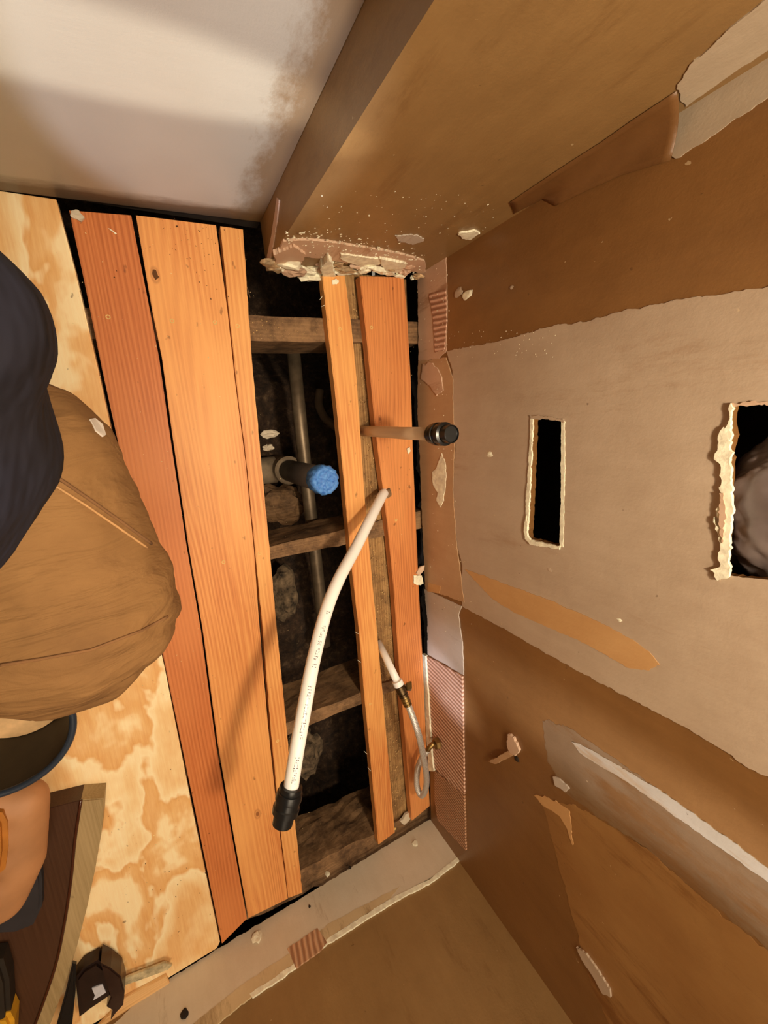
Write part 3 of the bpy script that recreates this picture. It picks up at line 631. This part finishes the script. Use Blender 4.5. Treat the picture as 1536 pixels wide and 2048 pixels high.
# PEX
def pexmat(nm, c, trans=.25):
    m, N, L, b = mat(nm, .35, 0, .5); b.inputs['Base Color'].default_value = c
    b.inputs['Subsurface Weight'].default_value = .25; b.inputs['Subsurface Radius'].default_value = (.01, .01, .008); b.inputs['Subsurface Scale'].default_value = .4
    return m
PEX = pexmat('white_pex', srgb(250, 250, 246)); PEXT = pexmat('cloudy_pex', srgb(206, 176, 142)); INK = flat('grey_ink', srgb(110, 104, 110), .6, bmp=0)
BLK = flat('black_plastic', srgb(20, 22, 24), .3, var=.1, bmp=.05)
ra = empty('water_stub', (.391, -.020, -.02), 'short upright cloudy plastic pipe with black end fitting by the holed wall', 'pipe')
tube('pipe', [(.389, -.016, -.10), (.391, -.020, .05), (.392, -.0235, .15), (.393, -.025, .245)], .0112, PEXT, ra, 24)
FITP = [(a * .80, r * .96) for a, r in [(0, .0125), (.001, .0165), (.006, .0172), (.010, .0165), (.011, .0185), (.020, .0195), (.024, .0192), (.025, .0178), (.034, .0180), (.036, .0196), (.046, .0192), (.048, .0150), (.060, .0148), (.066, .0146), (.0672, .0132), (.064, .0125), (.064, 0)]]
lathe('end_fitting', (.393, -.025, .232), (0.01, -.005, 1), FITP, BLK, ra)
rx = tube('crawl_pipe', spline([P(640, 780, -.26), P(638, 810, -.25), P(652, 838, -.22), P(680, 858, -.16), (.386, -.014, -.10)]), .0105, flat('dim_pipe', srgb(96, 78, 58), .6), ra, 16)
# long tube
tb = [P(771, 984, -.015), P(764, 992, .01), P(742, 1035, .06), P(712, 1095, .11), P(682, 1150, .155), P(660, 1200, .185), P(643, 1255, .21), P(625, 1330, .24), P(608, 1420, .27), P(592, 1510, .29), P(582, 1575, .30)]
lb = empty('long_water_tube', P(771, 984, 0), 'long white plastic water tube arching up over the open floor, black fitting on its end', 'pipe')
sp_ = spline(tb, 8)
tube('tube', sp_, .0108, PEX, lb, 24)
d_ = (P(568, 1634, .305) - P(582, 1575, .30)).normalized()
lathe('end_fitting', P(583, 1571, .299), d_, FITP, BLK, lb)
# printed characters along the tube (small ink bars), standing just off its surface
def ink():
    bm = bmesh.new(); C = Vector((0, 0, HC)); rr = random.Random(5)
    segs = []
    for i in range(44, len(sp_) - 3):
        for h in (0, .5):
            p_ = sp_[i] * (1 - h) + sp_[i + 1] * h; t = (sp_[i + 1] - sp_[i]).normalized()
            nn = Vector((-.15, .1, 1)); nn = (nn - t * nn.dot(t)).normalized(); s = t.cross(nn)
            if (i // 3) % 4 == 3: continue
            w_ = .0022; hgt = rr.uniform(.0012, .0022)
            for e in (-1, 0, 1):
                if rr.random() < .35: continue
                c = p_ + nn * .01085 + s * (e * .0022)
                a, b_2 = t * .0006, s * rr.uniform(.0004, .0011)
                if rr.random() < .5: a, b_2 = t * .0015, s * .0003
                k = [c - a - b_2, c + a - b_2, c + a + b_2, c - a + b_2]
                lo = [bm.verts.new(q_ - nn * .0006) for q_ in k]; up = [bm.verts.new(q_) for q_ in k]
                bm.faces.new(up); bm.faces.new(lo[::-1])
                for z_ in range(4): bm.faces.new((lo[z_], lo[(z_ + 1) % 4], up[(z_ + 1) % 4], up[z_]))
    tag(link('printed_marking', bm_mesh(bm, 'printed_marking'), INK, lb), kind='stuff')
ink()
# tube + valve + braided hose to the elbow on the wall
STL = flat('bright_steel', srgb(200, 196, 186), .28, 1, var=.1, sc=90, bmp=.1); BRASS = flat('aged_brass', srgb(150, 124, 76), .4, .9, var=.3, sc=60, bmp=.1)
hc = empty('supply_hose', P(757, 1280, 0), 'braided steel hose looping from white tube to brass elbow on the wall', 'hose')
q0, q1 = P(757, 1284, -.02), P(796, 1366, .075)
tube('tube', [q0, q0.lerp(q1, .5), q1], .0085, PEX, hc, 20)
ax_ = (P(822, 1424, .10) - q1).normalized()
lathe('compression_nut', q1 - ax_ * .006, ax_, [(0, .009), (.001, .0115), (.012, .0118), (.014, .0098)], PEX, hc)
lathe('valve_body', q1 + ax_ * .006, ax_, [(0, .0098), (.002, .0122), (.016, .0122), (.017, .0095), (.020, .0095), (.021, .0112), (.027, .0112), (.028, .009)], flat('dark_bronze', srgb(96, 78, 54), .35, .9, var=.3, bmp=.1), hc)
q2 = q1 + ax_ * .033
lathe('crimp_sleeve', q2, ax_, [(0, .0085), (.004, .0092), (.0045, .0105), (.008, .0105), (.0085, .0088), (.011, .0088), (.0115, .0102), (.015, .0102), (.0155, .0086), (.018, .0086), (.0185, .0098), (.022, .0096), (.024, .007)], BRASS, hc)
sd = (P(830, 1376, .085) - (q1 + ax_ * .012)).normalized(); sb = q1 + ax_ * .011
lathe('valve_stem', sb, sd, [(0, .006), (.012, .006), (.013, .0072), (.026, .0072), (.027, .0060)], STL, hc)
box('handle', tuple(sb + sd * .016 + Vector((-.004, -.002, .004))), tuple(sb + sd * .016 + Vector((.010, .016, .009))), BRASS, hc, .001)
m, N, L, b = mat('steel_braid', .35, .65)
v = pos(N, L); w1 = N.new('ShaderNodeTexWave'); w1.inputs['Scale'].default_value = 130; w1.bands_direction = 'DIAGONAL'; L.new(v, w1.inputs[0])
ck = N.new('ShaderNodeTexChecker'); ck.inputs['Scale'].default_value = 600; L.new(v, ck.inputs[0])
kk = math_(N, L, 'ADD', math_(N, L, 'MULTIPLY', w1.outputs['Fac'], .5), math_(N, L, 'MULTIPLY', ck.outputs['Fac'], .5))
L.new(ramp(N, L, kk, [(.1, srgb(190, 186, 178)), (.9, srgb(250, 248, 244))]), b.inputs['Base Color']); bump(N, L, b, kk, .6, .001)
e0 = q2 + ax_ * .022
wallp = WR.at(WR.px(880, 1484), .006)
hp = [e0, e0 + ax_ * .012, P(836, 1465, .115), P(846, 1510, .11), P(853, 1555, .09), P(850, 1582, .07), P(842, 1590, .055), P(834, 1572, .045), P(835, 1540, .042), P(844, 1516, .044), P(856, 1500, .05)]
tube('braided_hose', spline(hp, 8), .0074, m, hc, 20)
el = spline([P(852, 1506, .048), P(858, 1496, .052), P(866, 1488, .054), wallp + WR.n * .02, wallp], 6)
tube('elbow', el, .0062, BRASS, hc, 20)
lathe('escutcheon', wallp - WR.n * .001, WR.n, [(0, .015), (.003, .0155), (.007, .014), (.012, .0135), (.0135, .010)], BRASS, hc, 6)

# grey plastic in the large hole
bm = bmesh.new(); n_ = 60; c0 = WR.at(WR.px(1560, 1050), -.035)
bmesh.ops.create_icosphere(bm, subdivisions=5, radius=1)
for v_ in bm.verts:
    k = 1 + .22 * noise.noise(v_.co * 1.4) + .13 * abs(noise.noise(v_.co * 3.2 + Vector((3, 0, 0)))) + .05 * noise.noise(v_.co * 8)
    v_.co = Vector((v_.co.x * .028 * k, v_.co.y * .085 * k, v_.co.z * .075 * k)) + c0 + Vector((0, .004, .01))
m = flat('grey_plastic_film', srgb(120, 108, 106), .32, var=.15, sc=20, bmp=.3)
tag(link('plastic_bag', bm_mesh(bm, 'plastic_bag'), m, None, True), 'crumpled grey plastic bag stuffed inside the large wall hole', 'plastic bag')

# ================================================================== LOOSE CHIPS
def chip(px, z, t, label, m=GYP, curl=.004, name='plaster_chip', cat='plaster chip'):
    tag(flake(name, None, fp(px, z), z + .0005, t, m, seed=px[0][0], curl=curl), label, cat)
chip([(143, 423), (155, 421), (163, 430), (170, 438), (164, 446), (154, 440), (142, 435)], 0, .004, 'white plaster flake near the white wall on the leftmost orange board', PALE)
chip([(826, 1150), (842, 1150), (846, 1166), (840, 1170), (826, 1166)], 0, .003, 'cream chip on the board edge beside the holed wall')
chip([(830, 1146), (838, 1134), (848, 1130), (846, 1140), (838, 1150)], 0, .004, 'curled pinkish flake just beyond the cream chip', PINK)
chip([(798, 1640), (808, 1626), (822, 1622), (818, 1636), (806, 1648)], -.02, .006, 'grey crumbled piece in the gap at the near end of the boards', PALE, .008)
chip([(663, 562), (670, 559), (677, 563), (673, 569), (664, 569)], 0, .002, 'tiny white flake at the far end of the thin floor strip')
chip([(812, 897), (818, 894), (821, 902), (815, 908)], 0, .003, 'small cream flake next to the upright cloudy pipe')
chip([(216, 457), (220, 458), (234, 468), (231, 470)], 0, .001, 'pale wood sliver on the leftmost board near the white wall', GYP, .001, 'wood_sliver', 'wood sliver')
chip([(306, 540), (312, 541), (317, 556), (311, 561), (305, 550)], 0, .0012, 'dark bark flake on the widest board', flat('bark', srgb(96, 60, 26), .9), .001, 'bark_flake', 'bark flake')
chip([(768, 980), (778, 976), (780, 990), (772, 996), (767, 990)], 0, .005, 'splintered rim where the long tube comes up', OLD(3), .006, 'wood_splinter', 'wood splinter')
# splinters hanging on sawn edges
for i, (u, v, du, dv) in enumerate(((500, 595, -10, -30), (645, 592, -6, 8), (650, 610, -8, 4), (718, 1268, -9, -5), (722, 1325, -8, -6), (735, 1508, -7, -6), (742, 1542, -7, -8))):
    p_, r_ = P(u, v, -.006), P(u + du, v + dv, -.004)
    par = b3 if i == 0 else b4
    tube('splinter', [p_, (p_ + r_) / 2 + Vector((0, 0, .003)), r_], [.0007, .0006, .0002], GYP if i else OLD(2), par, 5)

# ================================================================== THINGS AT LOWER LEFT
bc = P(-16, 1474, .115)
NAVY = flat('navy_plastic', srgb(44, 54, 68), .3, var=.1, bmp=.05); INSD = flat('bucket_inside', srgb(52, 42, 26), .6, var=.3, sc=15)
R1, R0, Hh = .088, .076, .115
bk = empty('bucket', (bc.x, bc.y, .0), 'small dark blue bucket with a dusty bottom on the plywood', 'bucket')
lathe('body', (bc.x, bc.y, .0005), (0, 0, 1), [(0, R0), (Hh * .5, (R0 + R1) / 2), (Hh, R1), (Hh + .001, R1 - .003), (Hh * .5, (R0 + R1) / 2 - .003), (.006, R0 - .003), (.006, R0 - .004)], INSD, bk, 56)
bm = bmesh.new(); tube_bm(bm, [Vector((bc.x + math.cos(a * 6.28318 / 64) * (R1 + .001), bc.y + math.sin(a * 6.28318 / 64) * (R1 + .001), Hh)) for a in range(65)], .0048, 12, False)
link('rim', bm_mesh(bm, 'rim'), NAVY, bk, True)
lathe('dust_layer', (bc.x, bc.y, .0065), (0, 0, 1), [(0, R0 - .004), (.004, R0 - .0035), (.0045, 0)], flat('tan_dust', srgb(220, 180, 130), .9, var=.25, sc=20), bk, 40)

# brown panel with pale worn edge
wb = empty('brown_panel', P(150, 1850, 0), 'dark brown curved panel with a pale worn edge lying on the plywood', 'panel')
outer = [(208, 1596), (204, 1660), (190, 1740), (174, 1815), (152, 1900), (128, 1975), (100, 2050), (60, 2150)]
inner = [(162, 1600), (150, 1680), (142, 1760), (130, 1840), (114, 1920), (92, 1990), (66, 2060), (24, 2150)]
DB = wood('dark_brown_veneer', srgb(66, 42, 28), srgb(38, 22, 14), srgb(80, 54, 38), 9.1, 'Y', specks=0, rough=.35, contrast=.5)
zt = .036
prism('panel_face', fp([(75, 1622)] + inner + [(-120, 2150), (-160, 1640)], zt), .0, zt, DB, wb, .001)
prism('edge_band', fp(outer + inner[::-1], zt), .0, zt + .001, wood('worn_edge', srgb(150, 128, 88), srgb(112, 92, 62), srgb(184, 160, 118), 3.3, 'Y', specks=.3, rough=.5, contrast=.4), wb, .0015)
bm = bmesh.new(); tube_bm(bm, spline([P(u, v, zt + .0015) for u, v in inner[:-1]], 4), .0024, 8)
link('groove_bead', bm_mesh(bm, 'groove_bead'), flat('reddish_lacquer', srgb(70, 36, 22), .2), wb, True)

# power saw
DM = flat('dark_metal', srgb(46, 32, 28), .35, .3, var=.2); 
sw = empty('power_saw', P(190, 1985, 0), 'black power tool with a long narrow pale blade by the near wall', 'saw')
zs = .030
prism('body', fp([(158, 2040), (150, 1962), (165, 1943), (196, 1925), (214, 1940), (226, 1990), (205, 2005), (180, 2022)], zs), .004, zs, DM, sw, .005)
prism('shoe', fp([(202, 1918), (222, 1928), (242, 1945), (250, 1975), (247, 2002), (232, 2018), (222, 2032), (226, 2012), (214, 2005), (222, 1985), (212, 1955)], zs), .004, zs + .008, flat('brown_black_metal', srgb(60, 42, 36), .3, .4), sw, .002)
prism('handle', fp([(144, 1930), (152, 1932), (150, 1990), (142, 2070), (120, 2090), (108, 2070), (130, 1990)], zs + .016), .0385, zs + .016, BLK, sw, .003)
prism('label_plate', fp([(184, 1976), (205, 1968), (212, 1984), (186, 2000), (190, 1990)], zs + .001), zs, zs + .002, flat('white_label', srgb(205, 205, 215), .5, bmp=0), sw, 0)
prism('blade', fp([(238, 1962), (262, 1952), (330, 1926), (345, 1930), (336, 1940), (270, 1964), (246, 1972)], .014), .010, .014, flat('pale_blade', srgb(196, 182, 146), .45, .2, var=.4, sc=60), sw, .0005)
# thin boards by the near wall
tag(prism('wood_strip', fp([(250, 1996), (332, 1952), (342, 1972), (300, 1996), (215, 2060), (180, 2070)], .006), .0005, .006, wood('pine_strip', srgb(216, 168, 110), srgb(180, 128, 76), srgb(236, 196, 140), 5.5, 'X', specks=.2), bev=.001), 'thin pine strip on the plywood in front of the saw', 'wood strip')
# yellow-black tool in the corner
yt = empty('hand_tool', P(8, 2010, .04), 'black and yellow hand tool lying on the brown panel in the corner', 'tool')
prism('grip', fp([(-30, 1930), (4, 1925), (16, 1965), (20, 2035), (-20, 2060)], .07), .04, .07, flat('black_rubber', srgb(34, 26, 16), .6), yt, .006)
prism('yellow_cap', fp([(-20, 2036), (20, 2030), (28, 2046), (26, 2090), (-30, 2090)], .07), .04, .072, flat('yellow_plastic', srgb(214, 160, 40), .4), yt, .006)

# ================================================================== PERSON
def body(name, caps, m, parent=None, vox=.009, sm=8, wr_=None, floorz=None):
    """tapered capsules welded into one continuous surface"""
    bm = bmesh.new()
    for (a, ra_, b2_, rb_) in caps:
        a = Vector(a); b2_ = Vector(b2_); k = 10
        for i in range(k + 1):
            t = i / k; c = a.lerp(b2_, t); r = ra_ + (rb_ - ra_) * t
            bmesh.ops.create_icosphere(bm, subdivisions=2, radius=r, matrix=Matrix.Translation(c))
    me = bpy.data.meshes.new('tmp'); bm.to_mesh(me); bm.free()
    o = bpy.data.objects.new('tmp', me); COL.objects.link(o)
    r = o.modifiers.new('r', 'REMESH'); r.mode = 'VOXEL'; r.voxel_size = vox; r.use_smooth_shade = True
    s = o.modifiers.new('s', 'SMOOTH'); s.iterations = sm; s.factor = .6
    dg = bpy.context.evaluated_depsgraph_get(); ev = o.evaluated_get(dg)
    me2 = bpy.data.meshes.new_from_object(ev); bpy.data.objects.remove(o)
    if wr_:
        nrm = [v.normal.copy() for v in me2.vertices]
        for v, n in zip(me2.vertices, nrm): v.co += n * wr_(v.co)
    return link(name, me2, m, parent, True)
HIP = P(38, 930, .30); KNEE = P(138, 1216, .30)
SKIN = flat('skin', srgb(206, 158, 128), .5, var=.06)
CANV = None
m, N, L, b = mat('brown_canvas', .85, 0, .2)
f = nz(N, L, pos(N, L), 9, 5, .6); wv = nz(N, L, pos(N, L), 900, 2)
L.new(ramp(N, L, f, [(.3, srgb(118, 86, 53)), (.5, srgb(134, 99, 61)), (.7, srgb(144, 108, 67))]), b.inputs['Base Color'])
fold = nz(N, L, pos(N, L, (.22, 1, .5), (0, 0, 0), (0, 0, .12)), 30, 4, .55, .8)
bump(N, L, b, math_(N, L, 'ADD', fold, math_(N, L, 'MULTIPLY', wv, .02)), .5, .02); CANV = m
m, N, L, b = mat('navy_cotton', .9, 0, .2)
f = nz(N, L, pos(N, L), 7, 4, .6); L.new(ramp(N, L, f, [(.35, srgb(34, 31, 35)), (.65, srgb(38, 38, 50))]), b.inputs['Base Color']); bump(N, L, b, nz(N, L, pos(N, L, (1, .4, 1), (0, 0, 0), (0, 0, .5)), 16, 3), .8, .03); SHIRT = m
pelv = HIP + Vector((-.10, .02, .02)); chest = HIP + Vector((-.24, .10, .34)); neck = chest + Vector((-.04, .03, .14)); head = neck + Vector((-.03, -.02, .13))
lh = HIP + Vector((-.22, .02, 0)); lk = Vector((lh.x - .26, lh.y - .38, .38)); foot = P(40, 1770, .06); lf = Vector((foot.x - .01, foot.y + .12, .13))
ankR = Vector((KNEE.x - .38, KNEE.y + .16, .09)); 
shl, shr = chest + Vector((.12, .06, .06)), chest + Vector((-.17, -.08, .06))
elr = shr + Vector((-.10, -.22, -.16)); hnr = elr + Vector((.02, -.20, -.04)); ell = shl + Vector((-.12, .02, -.22)); hnl = ell + Vector((-.22, -.02, -.10))
skel = [(pelv, .085, chest, .10), (chest, .10, neck, .055), (neck, .05, head, .05), (head + Vector((0, 0, -.01)), .075, head + Vector((-.01, -.01, .06)), .085),
        (HIP, .075, KNEE, .05), (KNEE, .05, ankR, .035), (lh, .075, lk, .05), (lk, .05, lf + Vector((-.05, 0, -.02)), .030), (pelv, .08, lh, .075), (pelv, .08, HIP, .07),
        (shl, .045, ell, .036), (ell, .036, hnl, .024), (shr, .045, elr, .036), (elr, .036, hnr, .024), (shl, .05, shr, .05),
        (head + Vector((-.03, -.085, .02)), .014, head + Vector((-.03, -.095, .008)), .016)]
for hn, el2 in ((hnr, elr), (hnl, ell)):
    d2 = (hn - el2).normalized(); sd2 = d2.cross(Vector((0, 0, 1))).normalized(); up2 = sd2.cross(d2)
    skel.append((hn, .022, hn + d2 * .07, .020)); skel.append((hn + sd2 * .018, .018, hn + d2 * .07 + sd2 * .02, .015)); skel.append((hn - sd2 * .018, .018, hn + d2 * .07 - sd2 * .02, .015))
    for fi, (o2, ln) in enumerate(((-.03, .060), (-.010, .072), (.010, .068), (.030, .052))):
        r2 = hn + d2 * .08 + sd2 * o2; mdl = r2 + d2 * ln * .5 - up2 * .006; tp = mdl + d2 * ln * .4 - up2 * .022
        skel.append((r2, .0095, mdl, .0088)); skel.append((mdl, .0088, tp, .0078))
    th0 = hn + d2 * .02 - sd2 * .03; th1 = th0 + d2 * .035 - sd2 * .022 - up2 * .01
    skel.append((th0, .012, th1, .010)); skel.append((th1, .010, th1 + d2 * .03 - up2 * .012, .009))
pr = tag(body('person', skel, SKIN, vox=.006, sm=3), 'person kneeling at the left in brown canvas work trousers and a dark navy shirt', 'person')
def wrinkle(c):
    a = noise.noise(Vector((c.x * 6, c.y * 26, c.z * 9))); b2 = noise.noise(Vector((c.x * 14 + 4, c.y * 40, c.z * 12)))
    k = min(1, max(.15, (-.12 - c.y) / .15))
    r = 1 - abs(noise.noise(Vector((c.x * 4 + .3 * c.y, c.y * 34 + c.x * 9, c.z * 6)))) * 2.2
    r2 = 1 - abs(noise.noise(Vector((c.x * 6 + 9, c.y * 70 + c.x * 14, c.z * 8)))) * 2.2
    return (a * .010 + b2 * .004 - .010 * max(0, r) ** 3 - .004 * max(0, r2) ** 3) * k
body('trousers', [(HIP, .086, KNEE, .102), (pelv, .11, HIP, .085), (pelv, .14, lh, .12), (lh, .12, lk, .095), (lk, .095, lf + Vector((-.03, .0, .06)), .062), (KNEE, .108, KNEE + Vector((-.03, .0, -.10)), .09), (KNEE + Vector((-.03, 0, -.08)), .09, ankR, .06)], CANV, pr, .006, 12, wrinkle)
t1 = P(-75, 800, .36)
sh = body('shirt', [(pelv + Vector((.005, .02, .05)), .150, chest + Vector((0, .02, 0)), .185), (chest, .17, neck + Vector((0, 0, -.06)), .08), (pelv + Vector((0, 0, .06)), .10, P(-135, 645, .43), .066), (shl, .075, shl.lerp(ell, .7), .058), (shr, .075, shr.lerp(elr, .7), .058), (shl, .08, shr, .08)], SHIRT, pr, .009, 12,
     lambda c: .004 * noise.noise(Vector((c.x * 10, c.y * 16, c.z * 6))))
# boots
TANL = flat('tan_leather', srgb(176, 126, 84), .6, var=.12, sc=14, bmp=.2); SOLE = flat('dark_sole', srgb(40, 36, 40), .8)
toe = P(28, 1810, .09)
BP = lambda u, v, z=.088: P(u, v, z)
bt = body('boot', [(BP(-60, 1610), .035, BP(46, 1606), .034), (BP(46, 1606), .034, BP(40, 1720), .034), (BP(40, 1720), .034, BP(8, 1796), .032), (BP(8, 1796), .032, BP(-60, 1825), .032), (BP(-50, 1700), .036, BP(20, 1700), .037), (BP(-50, 1770), .036, BP(5, 1760), .036), (BP(-60, 1650), .036, BP(30, 1650), .036)], TANL, pr, .005, 10)
prism('boot_sole', fp([(-60, 1640), (80, 1640), (76, 1700), (84, 1760), (84, 1812), (66, 1850), (30, 1864), (-40, 1868)], .05), .037, .053, SOLE, bt, .004)
prism('boot_tongue', fp([(-60, 1630), (2, 1632), (12, 1650), (14, 1700), (8, 1745), (-60, 1800)], .129), .11, .129, flat('ochre_leather', srgb(176, 112, 40), .5), bt, .006)
body('boot', [(ankR, .045, ankR + Vector((-.16, .08, -.03)), .042), (ankR + Vector((0, 0, 0)), .045, ankR + Vector((.03, -.01, .05)), .045)], TANL, pr, .007, 4)
# white tag and seam on the trousers
dgo = pr
def on_trousers(u, v):
    d = ray(u, v); C = Vector((0, 0, HC)); tr = [c for c in pr.children if c.name.startswith('trousers')][0]
    inv = tr.matrix_basis.inverted()
    T = Matrix.Translation(-Vector(tr.location))
    me = tr.data
    from mathutils.bvhtree import BVHTree
    if not hasattr(on_trousers, 'b'): on_trousers.b = BVHTree.FromPolygons([v_.co for v_ in me.vertices], [list(p_.vertices) for p_ in me.polygons])
    hit = on_trousers.b.ray_cast(T @ C, d)
    return (hit[0] + Vector(tr.location), hit[1]) if hit[0] is not None else (None, None)
tr = [c for c in pr.children if c.name.startswith('trousers')][0]
def sub(name, me_obj): me_obj.parent = tr; me_obj.matrix_parent_inverse = (Matrix.Translation(Vector(pr.location)) @ Matrix.Translation(-Vector(pr.location)) @ Matrix.Translation(Vector(tr.location))).inverted()
def decal(name, l, m_, th=.0012):
    pts = [on_trousers(*p_) for p_ in l]
    pts = [p_ for p_ in pts if p_[0] is not None]
    if len(pts) < 3: return
    bm = bmesh.new(); lo = [bm.verts.new(p_ - n * .0005) for p_, n in pts]; up = [bm.verts.new(p_ + n * th) for p_, n in pts]
    bm.faces.new(up); bm.faces.new(lo[::-1]); k = len(pts)
    for i in range(k): bm.faces.new((lo[i], lo[(i + 1) % k], up[(i + 1) % k], up[i]))
    me = bm_mesh(bm, name); link(name, me, m_, tr)
def seam(name, l, m_, r=.0011):
    pts = []
    for i in range(len(l) - 1):
        for j in range(10):
            t = j / 10; h = on_trousers(l[i][0] + (l[i + 1][0] - l[i][0]) * t, l[i][1] + (l[i + 1][1] - l[i][1]) * t)
            if h[0] is not None: pts.append(h[0] + h[1] * .0004)
    if len(pts) > 3: tube(name, pts, r, m_, tr, 6)
THREAD = flat('seam_thread', srgb(186, 142, 92), .8)
decal('pocket_tag', [(178, 840), (188, 838), (203, 850), (209, 870), (204, 874), (190, 862)], flat('white_tag', srgb(214, 206, 196), .6), .0016)
seam('pocket_seam', [(104, 968), (170, 1010), (240, 1058), (300, 1100)], THREAD)
seam('pocket_seam', [(110, 952), (180, 1000), (245, 1046), (308, 1092)], flat('seam_shadow_cloth', srgb(120, 84, 50), .9), .0016)
seam('side_seam', [(0, 1330), (80, 1318), (180, 1300), (280, 1262), (340, 1230)], flat('side_seam_cloth', srgb(128, 90, 54), .9), .0014)
